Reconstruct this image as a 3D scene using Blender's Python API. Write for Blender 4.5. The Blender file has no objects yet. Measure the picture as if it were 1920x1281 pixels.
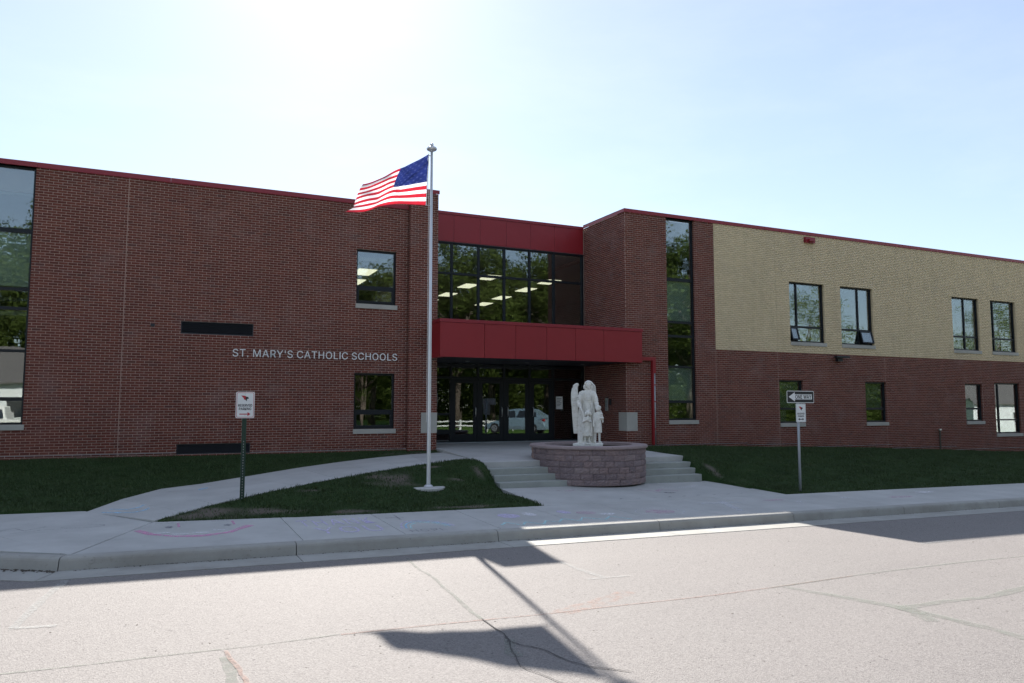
import bpy, math, random
import numpy as np
from mathutils import Vector, Matrix
random.seed(7); rng = np.random.RandomState(7)
S = bpy.context.scene
COL = S.collection
PI = math.pi

# ------------------------------------------------------------------ camera
cam_d = bpy.data.cameras.new("camera")
cam = bpy.data.objects.new("camera", cam_d)
COL.objects.link(cam)
PITCH, ROLL, YAW = 0.0859074, 0.00080434, 0.437403
fw = Vector((math.sin(YAW) * math.cos(PITCH), math.cos(YAW) * math.cos(PITCH), math.sin(PITCH)))
rt = Vector((math.cos(YAW), -math.sin(YAW), 0))
up = rt.cross(fw)
r2 = rt * math.cos(ROLL) + up * math.sin(ROLL)
u2 = up * math.cos(ROLL) - rt * math.sin(ROLL)
CAMP = Vector((-0.028, -21.9218, 0.0286))
cam.matrix_world = Matrix(((r2.x, u2.x, -fw.x, CAMP.x), (r2.y, u2.y, -fw.y, CAMP.y), (r2.z, u2.z, -fw.z, CAMP.z), (0, 0, 0, 1)))
cam_d.sensor_width = 36.0
cam_d.lens = 1428.247 / 1920 * 36
cam_d.clip_start = 0.1
cam_d.clip_end = 2000
S.camera = cam

# ------------------------------------------------------------------ sky, sun, exposure
SUN_EL, SUN_AZ = math.radians(35.0), math.radians(11.4)
w = bpy.data.worlds.new("World"); S.world = w; w.use_nodes = True
nt = w.node_tree; nt.nodes.clear()
sky = nt.nodes.new("ShaderNodeTexSky"); sky.sky_type = 'NISHITA'; sky.sun_disc = False
sky.sun_elevation = SUN_EL; sky.sun_rotation = SUN_AZ
sky.air_density = 1.0; sky.dust_density = 0.35; sky.ozone_density = 1.4; sky.altitude = 300
bg = nt.nodes.new("ShaderNodeBackground"); bg.inputs['Strength'].default_value = 0.092
wo = nt.nodes.new("ShaderNodeOutputWorld")
# thin high veil of cloud over the clear sky: pale, slightly streaked
tc = nt.nodes.new('ShaderNodeTexCoord'); mp_ = nt.nodes.new('ShaderNodeMapping'); mp_.inputs['Scale'].default_value = (1.2, 2.6, 6.0); mp_.inputs['Rotation'].default_value = (0.1, 0.2, 0.5)
nz_ = nt.nodes.new('ShaderNodeTexNoise'); nz_.inputs['Scale'].default_value = 1.6; nz_.inputs['Detail'].default_value = 7; nz_.inputs['Roughness'].default_value = 0.62
rp_ = nt.nodes.new('ShaderNodeValToRGB'); rp_.color_ramp.elements[0].position = 0.45; rp_.color_ramp.elements[0].color = (2.8, 3.12, 3.75, 1); rp_.color_ramp.elements[1].position = 0.68; rp_.color_ramp.elements[1].color = (3.3, 3.5, 3.95, 1)
nt.links.new(tc.outputs['Generated'], mp_.inputs[0]); nt.links.new(mp_.outputs[0], nz_.inputs['Vector']); nt.links.new(nz_.outputs['Fac'], rp_.inputs[0])
mx_ = nt.nodes.new('ShaderNodeMix'); mx_.data_type = 'RGBA'; mx_.inputs[0].default_value = 0.5
nt.links.new(sky.outputs[0], mx_.inputs[6]); nt.links.new(rp_.outputs[0], mx_.inputs[7]); nt.links.new(mx_.outputs[2], bg.inputs['Color']); nt.links.new(bg.outputs[0], wo.inputs['Surface'])
sl = bpy.data.lights.new("sun", 'SUN'); sl.energy = 4.6; sl.angle = math.radians(0.53); sl.color = (1.0, 0.95, 0.88)
sun = bpy.data.objects.new("sun", sl); COL.objects.link(sun)
sd = Vector((math.cos(SUN_EL) * math.sin(SUN_AZ), math.cos(SUN_EL) * math.cos(SUN_AZ), math.sin(SUN_EL)))
sun.rotation_euler = (-sd).to_track_quat('-Z', 'Y').to_euler(); sun.location = (0, 20, 40)
S.view_settings.view_transform = 'Standard'; S.view_settings.look = 'None'
S.view_settings.gamma = 1.0; S.view_settings.use_curve_mapping = False
S.view_settings.exposure = 1.3
S.cycles.max_bounces = 8; S.cycles.transparent_max_bounces = 16

# ------------------------------------------------------------------ helpers
def tag(o, label=None, cat=None, group=None, kind=None):
    if label: o['label'] = label
    if cat: o['category'] = cat
    if group: o['group'] = group
    if kind: o['kind'] = kind
    return o

def empty(name, loc=(0, 0, 0), rz=0.0, **k):
    o = bpy.data.objects.new(name, None); COL.objects.link(o)
    o.location = loc; o.rotation_euler = (0, 0, rz); o.empty_display_size = 0.2
    return tag(o, **k)

def link(o, parent=None, keep=True):
    COL.objects.link(o)
    if parent is not None:
        o.parent = parent
        if keep:
            # parts are modelled in world coordinates: undo the parent's own placement
            m = Matrix.Identity(4); q = parent
            chain = []
            while q is not None:
                chain.append(q); q = q.parent
            for q in reversed(chain):
                m = m @ q.matrix_parent_inverse @ Matrix.LocRotScale(q.location, q.rotation_euler, q.scale)
            o.matrix_parent_inverse = m.inverted()
    return o

class MB:
    def __init__(s): s.v = []; s.f = []
    def quad(s, a, b, c, d):
        n = len(s.v); s.v += [tuple(a), tuple(b), tuple(c), tuple(d)]; s.f.append((n, n + 1, n + 2, n + 3)); return s
    def poly(s, pts):
        n = len(s.v); s.v += [tuple(p) for p in pts]; s.f.append(tuple(range(n, n + len(pts)))); return s
    def box(s, x0, x1, y0, y1, z0, z1):
        n = len(s.v)
        s.v += [(x0, y0, z0), (x1, y0, z0), (x1, y1, z0), (x0, y1, z0), (x0, y0, z1), (x1, y0, z1), (x1, y1, z1), (x0, y1, z1)]
        for f in ((3, 2, 1, 0), (4, 5, 6, 7), (0, 1, 5, 4), (1, 2, 6, 5), (2, 3, 7, 6), (3, 0, 4, 7)):
            s.f.append(tuple(n + i for i in f))
        return s
    def prism(s, pts, z0, z1):
        """pts: polygon (x,y) CCW; z0/z1 numbers or functions of (x,y)"""
        g0 = z0 if callable(z0) else (lambda x, y: z0); g1 = z1 if callable(z1) else (lambda x, y: z1)
        n = len(s.v); k = len(pts)
        s.v += [(x, y, g0(x, y)) for x, y in pts] + [(x, y, g1(x, y)) for x, y in pts]
        s.f.append(tuple(n + k + i for i in range(k))); s.f.append(tuple(n + i for i in reversed(range(k))))
        for i in range(k):
            j = (i + 1) % k; s.f.append((n + i, n + j, n + k + j, n + k + i))
        return s
    def tube(s, path, r, seg=12, cap=True):
        path = [Vector(p) for p in path]; rr = r if isinstance(r, (list, tuple)) else [r] * len(path)
        n0 = len(s.v)
        for i, p in enumerate(path):
            t = (path[min(i + 1, len(path) - 1)] - path[max(i - 1, 0)]).normalized()
            a = Vector((0, 0, 1)) if abs(t.z) < 0.9 else Vector((1, 0, 0))
            u = t.cross(a).normalized(); v = t.cross(u)
            for j in range(seg):
                th = 2 * PI * j / seg
                s.v.append(tuple(p + rr[i] * (u * math.cos(th) + v * math.sin(th))))
        for i in range(len(path) - 1):
            for j in range(seg):
                a = n0 + i * seg + j; b = n0 + i * seg + (j + 1) % seg
                s.f.append((a, b, b + seg, a + seg))
        if cap:
            s.f.append(tuple(n0 + j for j in reversed(range(seg))))
            s.f.append(tuple(n0 + (len(path) - 1) * seg + j for j in range(seg)))
        return s
    def lathe(s, prof, cx=0, cy=0, seg=32, cap=True):
        n0 = len(s.v)
        for r, z in prof:
            for j in range(seg):
                th = 2 * PI * j / seg; s.v.append((cx + r * math.cos(th), cy + r * math.sin(th), z))
        for i in range(len(prof) - 1):
            for j in range(seg):
                a = n0 + i * seg + j; b = n0 + i * seg + (j + 1) % seg
                s.f.append((a, b, b + seg, a + seg))
        if cap:
            s.f.append(tuple(n0 + j for j in reversed(range(seg))))
            s.f.append(tuple(n0 + (len(prof) - 1) * seg + j for j in range(seg)))
        return s
    def mesh(s, name, mat=None, smooth=False):
        me = bpy.data.meshes.new(name); me.from_pydata(s.v, [], s.f); me.update()
        if mat: me.materials.append(mat)
        if smooth: me.polygons.foreach_set('use_smooth', [True] * len(me.polygons))
        return me
    def build(s, name, mat, parent=None, smooth=False, bevel=0, **k):
        o = bpy.data.objects.new(name, s.mesh(name, mat, smooth)); link(o, parent)
        if bevel:
            m = o.modifiers.new('bevel', 'BEVEL'); m.width = bevel; m.segments = 2; m.limit_method = 'ANGLE'
        return tag(o, **k)

def np_mesh(name, V, F, mat, attr=None):
    V = np.asarray(V, dtype=np.float32); F = np.asarray(F, dtype=np.int32)
    me = bpy.data.meshes.new(name); me.vertices.add(len(V)); me.vertices.foreach_set('co', V.ravel())
    k = F.shape[1]; me.loops.add(F.size); me.loops.foreach_set('vertex_index', F.ravel())
    me.polygons.add(len(F)); me.polygons.foreach_set('loop_start', np.arange(0, F.size, k, dtype=np.int32))
    me.polygons.foreach_set('loop_total', np.full(len(F), k, dtype=np.int32))
    me.update(calc_edges=True); me.validate()
    if mat: me.materials.append(mat)
    return me

# ------------------------------------------------------------------ materials
class N:
    def __init__(s, name):
        s.m = bpy.data.materials.new(name); s.m.use_nodes = True; s.t = s.m.node_tree; s.t.nodes.clear()
        s.out = s.t.nodes.new('ShaderNodeOutputMaterial')
    def n(s, t, **k):
        x = s.t.nodes.new('ShaderNode' + t)
        for a, b in k.items(): setattr(x, a, b)
        return x
    def l(s, a, b): s.t.links.new(a, b)
    def set(s, inp, v):
        if hasattr(v, 'links') or hasattr(v, 'is_linked'): s.l(v, inp)
        else: inp.default_value = v
    def math(s, op, a, b=0.0, clamp=False):
        x = s.n('Math', operation=op, use_clamp=clamp); s.set(x.inputs[0], a); s.set(x.inputs[1], b); return x.outputs[0]
    def mix(s, f, a, b, blend='MIX'):
        x = s.n('Mix', data_type='RGBA', blend_type=blend); s.set(x.inputs[0], f)
        s.set(x.inputs[6], a if not isinstance(a, tuple) else a + (1,)); s.set(x.inputs[7], b if not isinstance(b, tuple) else b + (1,)); return x.outputs[2]
    def noise(s, scale, detail=3, rough=0.5, vec=None, dim='3D'):
        x = s.n('TexNoise', noise_dimensions=dim); x.inputs['Scale'].default_value = scale; x.inputs['Detail'].default_value = detail
        x.inputs['Roughness'].default_value = rough
        if vec is not None: s.l(vec, x.inputs['Vector'])
        return x.outputs['Fac']
    def ramp(s, f, stops):
        x = s.n('ValToRGB'); s.l(f, x.inputs[0]); e = x.color_ramp.elements
        while len(e) < len(stops): e.new(0.5)
        for i, (p, c) in enumerate(stops):
            e[i].position = p; e[i].color = (c if isinstance(c, tuple) else (c, c, c)) + (1,)
        return x.outputs[0]
    def pos(s): return s.n('NewGeometry').outputs['Position']
    def bsdf(s, color, rough=0.7, metal=0.0, bump=None, bs=0.3, bd=0.01, spec=0.5, **k):
        b = s.n('BsdfPrincipled'); s.set(b.inputs['Base Color'], color + (1,) if isinstance(color, tuple) else color)
        s.set(b.inputs['Roughness'], rough); b.inputs['Metallic'].default_value = metal; b.inputs['Specular IOR Level'].default_value = spec
        if bump is not None:
            q = s.n('Bump'); q.inputs['Strength'].default_value = bs; q.inputs['Distance'].default_value = bd
            s.l(bump, q.inputs['Height']); s.l(q.outputs[0], b.inputs['Normal'])
        for a, c in k.items(): b.inputs[a].default_value = c
        s.l(b.outputs[0], s.out.inputs[0]); return b

def paint(name, c, rough=0.5, metal=0.0, var=0.06, scale=3.0, spec=0.5, bump=0.0):
    q = N(name); p = q.pos(); f = q.noise(scale, 4, 0.6, p)
    col = q.mix(f, tuple(x * (1 - var * 2) for x in c), tuple(min(1, x * (1 + var * 2)) for x in c))
    f2 = q.noise(scale * 14, 3, 0.6, p)
    q.bsdf(col, q.math('ADD', q.math('MULTIPLY', f2, 0.15), rough - 0.07), metal, spec=spec, bump=f2 if bump else None, bs=bump, bd=0.004)
    return q.m

BH, BL = 0.0677, 0.2032
def brick_mat(name, stops, rough=0.85):
    q = N(name); p = q.pos(); s = q.n('SeparateXYZ'); q.l(p, s.inputs[0])
    row = q.math('FLOOR', q.math('DIVIDE', s.outputs[2], BH))
    par = q.math('MULTIPLY', q.math('MODULO', q.math('ABSOLUTE', row), 2.0), 0.5)
    u = q.math('ADD', q.math('DIVIDE', q.math('ADD', s.outputs[0], s.outputs[1]), BL), par)
    c = q.n('CombineXYZ'); q.l(q.math('FLOOR', u), c.inputs[0]); q.l(row, c.inputs[1])
    wn = q.n('TexWhiteNoise', noise_dimensions='2D'); q.l(c.outputs[0], wn.inputs['Vector'])
    col = q.ramp(wn.outputs['Value'], stops)
    big = q.noise(0.35, 3, 0.6, p); col = q.mix(q.math('MULTIPLY', big, 0.3), col, tuple(x * 0.7 for x in stops[0][1]))
    mpp = q.n('Mapping'); mpp.inputs['Scale'].default_value = (2.2, 2.2, 0.25); q.l(p, mpp.inputs[0]); sk = q.ramp(q.noise(1.4, 5, 0.65, mpp.outputs[0]), [(0.5, 0.0), (0.75, 1.0)]); col = q.mix(q.math('MULTIPLY', sk, 0.28), col, tuple(x * 0.5 for x in stops[0][1]))
    g = q.noise(60, 4, 0.7, p); col = q.mix(q.math('MULTIPLY', g, 0.5), col, q.mix(0.5, col, (0.02, 0.012, 0.012)))
    # pale lime bloom and dirt splash near the ground
    st = q.ramp(q.noise(1.1, 5, 0.65, p), [(0.52, 0.0), (0.72, 1.0)]); col = q.mix(q.math('MULTIPLY', st, 0.16), col, (0.36, 0.31, 0.3))
    q.bsdf(col, rough, bump=g, bs=0.5, bd=0.004, spec=0.3); return q.m

def glass_mat(name, refl=0.13, tint=(0.62, 0.68, 0.66), wave=0.0012):
    q = N(name); p = q.pos()
    mp = q.n('Mapping'); mp.inputs['Scale'].default_value = (1, 1, 0.35); q.l(p, mp.inputs[0])
    nz = q.noise(2.6, 2, 0.5, mp.outputs[0]); bp = q.n('Bump'); bp.inputs['Strength'].default_value = 1.0; bp.inputs['Distance'].default_value = wave
    q.l(nz, bp.inputs['Height'])
    gl = q.n('BsdfGlossy'); gl.inputs['Roughness'].default_value = 0.012; gl.inputs['Color'].default_value = (0.93, 0.98, 1, 1); q.l(bp.outputs[0], gl.inputs['Normal'])
    tr = q.n('BsdfTransparent'); tr.inputs['Color'].default_value = tint + (1,)
    lw = q.n('LayerWeight'); lw.inputs['Blend'].default_value = 0.35
    f = q.math('ADD', q.math('MULTIPLY', lw.outputs['Fresnel'], 0.75), refl, clamp=True)
    ms = q.n('MixShader'); q.l(f, ms.inputs[0]); q.l(tr.outputs[0], ms.inputs[1]); q.l(gl.outputs[0], ms.inputs[2]); q.l(ms.outputs[0], q.out.inputs[0])
    return q.m

def concrete_mat(name, c, dirt=0.25, scale=1.0, chips=0.35):
    q = N(name); p = q.pos()
    a = q.noise(1.3 * scale, 6, 0.62, p); col = q.ramp(a, [(0.3, tuple(x * 0.86 for x in c)), (0.7, tuple(min(1, x * 1.1) for x in c))])
    oi = q.n('ObjectInfo'); col = q.mix(q.math('MULTIPLY', oi.outputs['Random'], 0.16), col, tuple(x * 0.6 for x in c))      # each pour a little different
    b = q.ramp(q.noise(0.55 * scale, 5, 0.7, p), [(0.45, 0.0), (0.75, 1.0)]); col = q.mix(q.math('MULTIPLY', b, dirt), col, (0.2, 0.18, 0.15))
    st = q.ramp(q.noise(4.5 * scale, 4, 0.75, p), [(0.6, 0.0), (0.72, 1.0)]); col = q.mix(q.math('MULTIPLY', st, dirt * 0.8), col, (0.16, 0.145, 0.12))
    sp = q.ramp(q.noise(16, 2, 0.5, p), [(0.7, 0.0), (0.74, 1.0)]); col = q.mix(q.math('MULTIPLY', sp, 0.35), col, tuple(x * 0.4 for x in c))
    g = q.noise(130, 3, 0.7, p); col = q.mix(q.math('MULTIPLY', g, chips), col, tuple(x * 0.62 for x in c))
    q.bsdf(col, 0.85, bump=g, bs=0.35, bd=0.004, spec=0.35); return q.m

M = {}
M['brick'] = brick_mat('red_brick', [(0.0, (0.14, 0.041, 0.03)), (0.3, (0.175, 0.05, 0.035)), (0.75, (0.2, 0.058, 0.04)), (0.93, (0.23, 0.074, 0.05)), (1.0, (0.12, 0.047, 0.04))])
M['tan'] = brick_mat('tan_brick', [(0.0, (0.77, 0.61, 0.385)), (0.5, (0.82, 0.65, 0.415)), (1.0, (0.86, 0.69, 0.45))])
M['mortar'] = concrete_mat('mortar', (0.55, 0.4, 0.335), 0.1, 1.0, 0.15)
M['tanmortar'] = concrete_mat('tan_mortar', (0.46, 0.37, 0.245), 0.1)
M['red'] = paint('red_metal', (0.26, 0.012, 0.018), 0.42, 0.0, 0.05, 1.2)
def sheet(mt):
    t = mt.node_tree; b = [x for x in t.nodes if x.type == 'BSDF_PRINCIPLED'][0]; nz = t.nodes.new('ShaderNodeTexNoise'); nz.inputs['Scale'].default_value = 1.7; nz.inputs['Detail'].default_value = 2
    ge = t.nodes.new('ShaderNodeNewGeometry'); bp = t.nodes.new('ShaderNodeBump'); bp.inputs['Strength'].default_value = 0.6; bp.inputs['Distance'].default_value = 0.02
    t.links.new(ge.outputs['Position'], nz.inputs['Vector']); t.links.new(nz.outputs['Fac'], bp.inputs['Height']); t.links.new(bp.outputs[0], b.inputs['Normal'])
sheet(M['red'])
M['redtrim'] = paint('red_trim', (0.25, 0.015, 0.025), 0.4, 0.0, 0.04, 1.2)
M['seam'] = paint('seam', (0.3, 0.08, 0.09), 0.6)
M['frame'] = paint('dark_frame', (0.009, 0.012, 0.016), 0.45, 0.0, 0.05, 3.0, 0.3)
M['louvre'] = paint('louvre_metal', (0.022, 0.024, 0.03), 0.55)
M['limestone'] = concrete_mat('limestone', (0.43, 0.41, 0.37), 0.12, 1.0, 0.15)
M['steel'] = paint('brushed_steel', (0.55, 0.56, 0.57), 0.35, 0.9)
M['letter'] = paint('letter_metal', (0.8, 0.79, 0.78), 0.5, 0.0)
M['pole'] = paint('pole_aluminium', (0.62, 0.63, 0.65), 0.42, 0.55, 0.03)
M['glass'] = glass_mat('window_glass', 0.13, (0.74, 0.79, 0.77))
M['doorglass'] = glass_mat('door_glass', 0.085, (0.6, 0.64, 0.62), 0.0006)
M['blind'] = paint('roller_blind', (0.72, 0.78, 0.7), 0.8)
M['ceil'] = paint('ceiling_tile', (0.55, 0.55, 0.52), 0.9)
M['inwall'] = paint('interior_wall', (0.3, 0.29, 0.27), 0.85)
M['infloor'] = paint('interior_floor', (0.14, 0.12, 0.1), 0.4)
M['roof'] = paint('roof_membrane', (0.5, 0.5, 0.5), 0.8)
M['white'] = paint('white_paint', (0.75, 0.75, 0.74), 0.5)
M['black'] = paint('black_paint', (0.015, 0.015, 0.018), 0.5)
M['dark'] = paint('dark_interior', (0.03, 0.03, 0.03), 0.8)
M['green'] = paint('green_post', (0.02, 0.055, 0.035), 0.5)
M['galv'] = paint('galvanised', (0.36, 0.38, 0.4), 0.5, 0.5)
M['signred'] = paint('sign_red', (0.45, 0.02, 0.03), 0.5)
M['concrete'] = concrete_mat('sidewalk_concrete', (0.49, 0.485, 0.465), 0.14, 1.0, 0.2)
M['kerb'] = concrete_mat('kerb_concrete', (0.39, 0.38, 0.35), 0.55, 1.6)
M['step'] = concrete_mat('step_concrete', (0.37, 0.385, 0.355), 0.3, 1.5)
M['capstone'] = concrete_mat('cap_stone', (0.37, 0.29, 0.285), 0.2, 2.0)
M['soil'] = concrete_mat('soil', (0.075, 0.06, 0.045), 0.5, 3.0, 0.7)

def light_mat(name, c, s):
    q = N(name); e = q.n('Emission'); e.inputs[0].default_value = c + (1,); e.inputs[1].default_value = s; q.l(e.outputs[0], q.out.inputs[0]); return q.m
M['lamp'] = light_mat('ceiling_light_panel', (1.0, 0.9, 0.68), 0.8)

def block_mat():
    q = N('split_face_block'); p = q.pos(); oi = q.n('ObjectInfo')
    col = q.ramp(oi.outputs['Random'], [(0.0, (0.2, 0.145, 0.145)), (0.3, (0.28, 0.2, 0.195)), (0.6, (0.34, 0.235, 0.215)), (0.85, (0.25, 0.19, 0.195)), (0.96, (0.36, 0.27, 0.25)), (1.0, (0.46, 0.3, 0.23))])
    n = q.noise(9, 5, 0.7, p); col = q.mix(q.math('MULTIPLY', n, 0.7), col, (0.16, 0.13, 0.14)); cl = q.ramp(q.noise(3.5, 4, 0.6, p), [(0.35, 0.0), (0.7, 1.0)]); col = q.mix(q.math('MULTIPLY', cl, 0.4), col, (0.3, 0.24, 0.245))
    st = q.ramp(q.noise(17, 4, 0.7, p), [(0.56, 0.0), (0.7, 1.0)]); col = q.mix(q.math('MULTIPLY', st, 0.5), col, (0.4, 0.35, 0.34))
    q.bsdf(col, 0.9, bump=q.noise(28, 6, 0.75, p), bs=1.0, bd=0.03, spec=0.25); return q.m
M['block'] = block_mat()

def statue_mat():
    q = N('white_cast_stone'); p = q.pos(); n = q.noise(11, 5, 0.7, p)
    col = q.ramp(n, [(0.3, (0.62, 0.6, 0.53)), (0.6, (0.79, 0.77, 0.72))])
    st = q.ramp(q.noise(14, 4, 0.7, p), [(0.58, 0.0), (0.75, 1.0)]); col = q.mix(q.math('MULTIPLY', st, 0.65), col, (0.36, 0.28, 0.17))
    q.bsdf(col, 0.75, bump=q.noise(60, 4, 0.6, p), bs=0.3, bd=0.006, spec=0.3); return q.m
M['statue'] = statue_mat()

def road_mat():
    q = N('road_surface'); p = q.pos()
    a = q.noise(0.5, 5, 0.6, p); col = q.ramp(a, [(0.3, (0.2, 0.184, 0.173)), (0.7, (0.243, 0.223, 0.209))])
    mpr = q.n('Mapping'); mpr.inputs['Scale'].default_value = (0.06, 0.9, 1); q.l(p, mpr.inputs[0]); ln = q.ramp(q.noise(1.0, 3, 0.5, mpr.outputs[0]), [(0.42, 0.0), (0.62, 1.0)]); col = q.mix(q.math('MULTIPLY', ln, 0.22), col, (0.15, 0.14, 0.135))
    b = q.ramp(q.noise(0.23, 4, 0.65, p), [(0.5, 0.0), (0.75, 1.0)]); col = q.mix(q.math('MULTIPLY', b, 0.3), col, (0.225, 0.225, 0.208))
    v = q.n('TexVoronoi'); v.inputs['Scale'].default_value = 95; q.l(p, v.inputs['Vector'])
    vs = q.n('SeparateColor'); q.l(v.outputs['Color'], vs.inputs[0])
    agg = q.ramp(vs.outputs[0], [(0.0, (0.07, 0.062, 0.06)), (0.18, (0.17, 0.15, 0.145)), (0.55, (0.238, 0.22, 0.206)), (1.0, (0.355, 0.33, 0.31))])
    col = q.mix(0.55, col, agg)
    g = q.noise(42, 4, 0.75, p); col = q.mix(q.math('MULTIPLY', g, 0.45), col, (0.13, 0.115, 0.11))
    sp = q.ramp(q.noise(20, 2, 0.5, p), [(0.69, 0.0), (0.73, 1.0)]); col = q.mix(q.math('MULTIPLY', sp, 0.7), col, (0.07, 0.06, 0.06))
    h = q.math('ADD', v.outputs['Distance'], q.math('MULTIPLY', g, 0.8))
    q.bsdf(col, 0.82, bump=h, bs=0.55, bd=0.006, spec=0.35); return q.m
M['road'] = road_mat()

def lawn_mat():
    q = N('lawn_soil'); p = q.pos()
    a = q.noise(1.6, 6, 0.65, p); col = q.ramp(a, [(0.35, (0.018, 0.036, 0.012)), (0.6, (0.03, 0.055, 0.018)), (0.78, (0.075, 0.07, 0.045))])
    at = q.n('Attribute'); at.attribute_name = 'bare'
    g = q.noise(30, 4, 0.7, p); d = q.mix(g, (0.09, 0.075, 0.06), (0.17, 0.145, 0.12))
    col = q.mix(at.outputs['Fac'], col, d)
    q.bsdf(col, 0.95, bump=g, bs=0.6, bd=0.02, spec=0.1); return q.m
M['lawn'] = lawn_mat()

def blade_mat():
    q = N('grass_blade'); p = q.pos(); n = q.noise(1.1, 4, 0.6, p); n2 = q.noise(37, 2, 0.5, p)
    col = q.ramp(n, [(0.3, (0.018, 0.042, 0.012)), (0.7, (0.034, 0.07, 0.019))])
    col = q.mix(q.math('MULTIPLY', n2, 0.5), col, (0.1, 0.12, 0.045))
    q.bsdf(col, 0.6, spec=0.3); return q.m
M['blade'] = blade_mat()

def leaf_mat(name, a, b):
    q = N(name); p = q.pos(); n = q.noise(0.9, 4, 0.6, p); n2 = q.noise(6, 2, 0.5, p)
    col = q.mix(n2, q.ramp(n, [(0.3, a), (0.7, b)]), tuple(x * 1.25 for x in b))
    d = q.n('BsdfDiffuse'); q.l(col, d.inputs[0]); t = q.n('BsdfTranslucent'); q.l(col, t.inputs[0])
    m = q.n('MixShader'); m.inputs[0].default_value = 0.35; q.l(d.outputs[0], m.inputs[1]); q.l(t.outputs[0], m.inputs[2]); q.l(m.outputs[0], q.out.inputs[0]); return q.m
M['leaf'] = leaf_mat('tree_leaf', (0.035, 0.055, 0.013), (0.075, 0.1, 0.025))
M['leaf2'] = leaf_mat('tree_leaf_yellow', (0.1, 0.125, 0.03), (0.17, 0.2, 0.06))
M['bark'] = concrete_mat('bark', (0.12, 0.09, 0.07), 0.4, 4.0, 0.6)
M['siding'] = paint('white_siding', (0.72, 0.73, 0.72), 0.6)
M['shingle'] = paint('roof_shingle', (0.12, 0.11, 0.105), 0.9, 0.0, 0.15, 9)
M['carpaint'] = paint('blue_car_paint', (0.33, 0.46, 0.54), 0.25, 0.5, 0.02, 1.0, 0.8)
M['trucktpaint'] = paint('white_truck_paint', (0.7, 0.69, 0.64), 0.3, 0.0, 0.02, 1.0, 0.7)
M['carglass'] = paint('car_glass', (0.02, 0.025, 0.03), 0.08, 0.0, 0.02, 1.0, 1.0)
M['tyre'] = paint('tyre_rubber', (0.02, 0.02, 0.02), 0.85)
M['lens'] = paint('headlight_lens', (0.75, 0.75, 0.7), 0.15, 0.2)
M['tail'] = paint('tail_lens', (0.4, 0.02, 0.02), 0.25)

def strip_mat(name, c, lo=0.35, hi=0.6, scale=22, alpha=1.0):
    """worn thin coating: chalk, paint, sealant; gaps where the surface below shows"""
    q = N(name); p = q.pos(); n = q.noise(scale, 5, 0.75, p)
    f = q.ramp(n, [(lo, 0.0), (hi, 1.0)])
    b = q.n('BsdfPrincipled'); b.inputs['Base Color'].default_value = c + (1,); b.inputs['Roughness'].default_value = 0.9; b.inputs['Specular IOR Level'].default_value = 0.2
    t = q.n('BsdfTransparent'); m = q.n('MixShader'); q.l(q.math('MULTIPLY', f, alpha), m.inputs[0]); q.l(t.outputs[0], m.inputs[1]); q.l(b.outputs[0], m.inputs[2]); q.l(m.outputs[0], q.out.inputs[0]); return q.m

# ------------------------------------------------------------------ terrain functions
def road_z(x, y): return -2.07 - 0.0118 * max(-60, min(90, x)) + 0.018 * min(6.1, max(0.0, -11.4 - y))
def kt(x): return -1.92 - 0.0118 * max(-60, min(90, x))
def sw_z(x, y): return kt(x) + 0.02 * (y + 11)
def ap_z(x, y): return kt(x) + 0.058 + 0.03 * (y + 8.1) if y > -8.1 else sw_z(x, y)
def wk_z(x, y):
    a = -1.832 + 0.053 * ((x + 0.5) * 0.83 + (y + 7.07) * 0.56); b = wk_x(x); t = min(1.0, max(0.0, (x - 0.2) / 1.0)); return a * (1 - t) + b * t
def wk_x(x): return float(np.interp(x, [-1, 0, 1, 2.6, 4.5, 6, 7.3], [-1.82, -1.79, -1.71, -1.56, -1.42, -1.33, -1.285]))
def pz(x, y): return -1.31 + 0.0253 * (y + 4.63)

# ------------------------------------------------------------------ ground sheet, road, kerb, sidewalk
mb = MB()
xs = [-400, -60, 90, 400]; ys = [-400, -60, -27.9, 60, 400]
for i in range(3):
    for j in range(4):
        f = lambda x, y: -2.55 - 0.0118 * max(-60, min(90, x))
        a, b, c, d = (xs[i], ys[j]), (xs[i + 1], ys[j]), (xs[i + 1], ys[j + 1]), (xs[i], ys[j + 1])
        mb.quad(*[(q[0], q[1], f(*q)) for q in (a, b, c, d)])
q = N('far_ground'); p = q.pos(); c_ = q.ramp(q.noise(0.4, 6, 0.65, p), [(0.3, (0.05, 0.075, 0.025)), (0.7, (0.09, 0.115, 0.04))]); q.bsdf(c_, 0.95, spec=0.1); M['farground'] = q.m
mb.build('ground', M['farground'], kind='structure')

xs = list(np.arange(-60, 90.1, 5.0)); ys = [-27.9, -25, -21, -17.5, -14.5, -11.4, -10.9]
mb = MB()
for i in range(len(xs) - 1):
    for j in range(len(ys) - 1):
        if ys[j] == -11.4 and False: continue
        P = [(xs[i], ys[j]), (xs[i + 1], ys[j]), (xs[i + 1], ys[j + 1]), (xs[i], ys[j + 1])]
        mb.quad(*[(x, y, road_z(x, y) - (0.006 if y > -11.0 else 0.0)) for x, y in P])
road = mb.build('road', M['road'], kind='structure')
# parking lane to the left of the kerb corner, one step back from the street edge
MB().prism([(-60, -10.9), (-1.35, -10.9), (-4.3, -9.25), (-60, -9.25)], -2.6, lambda x, y: road_z(x, y) - 0.004).build('parking_lane', M['road'], kind='structure')

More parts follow.
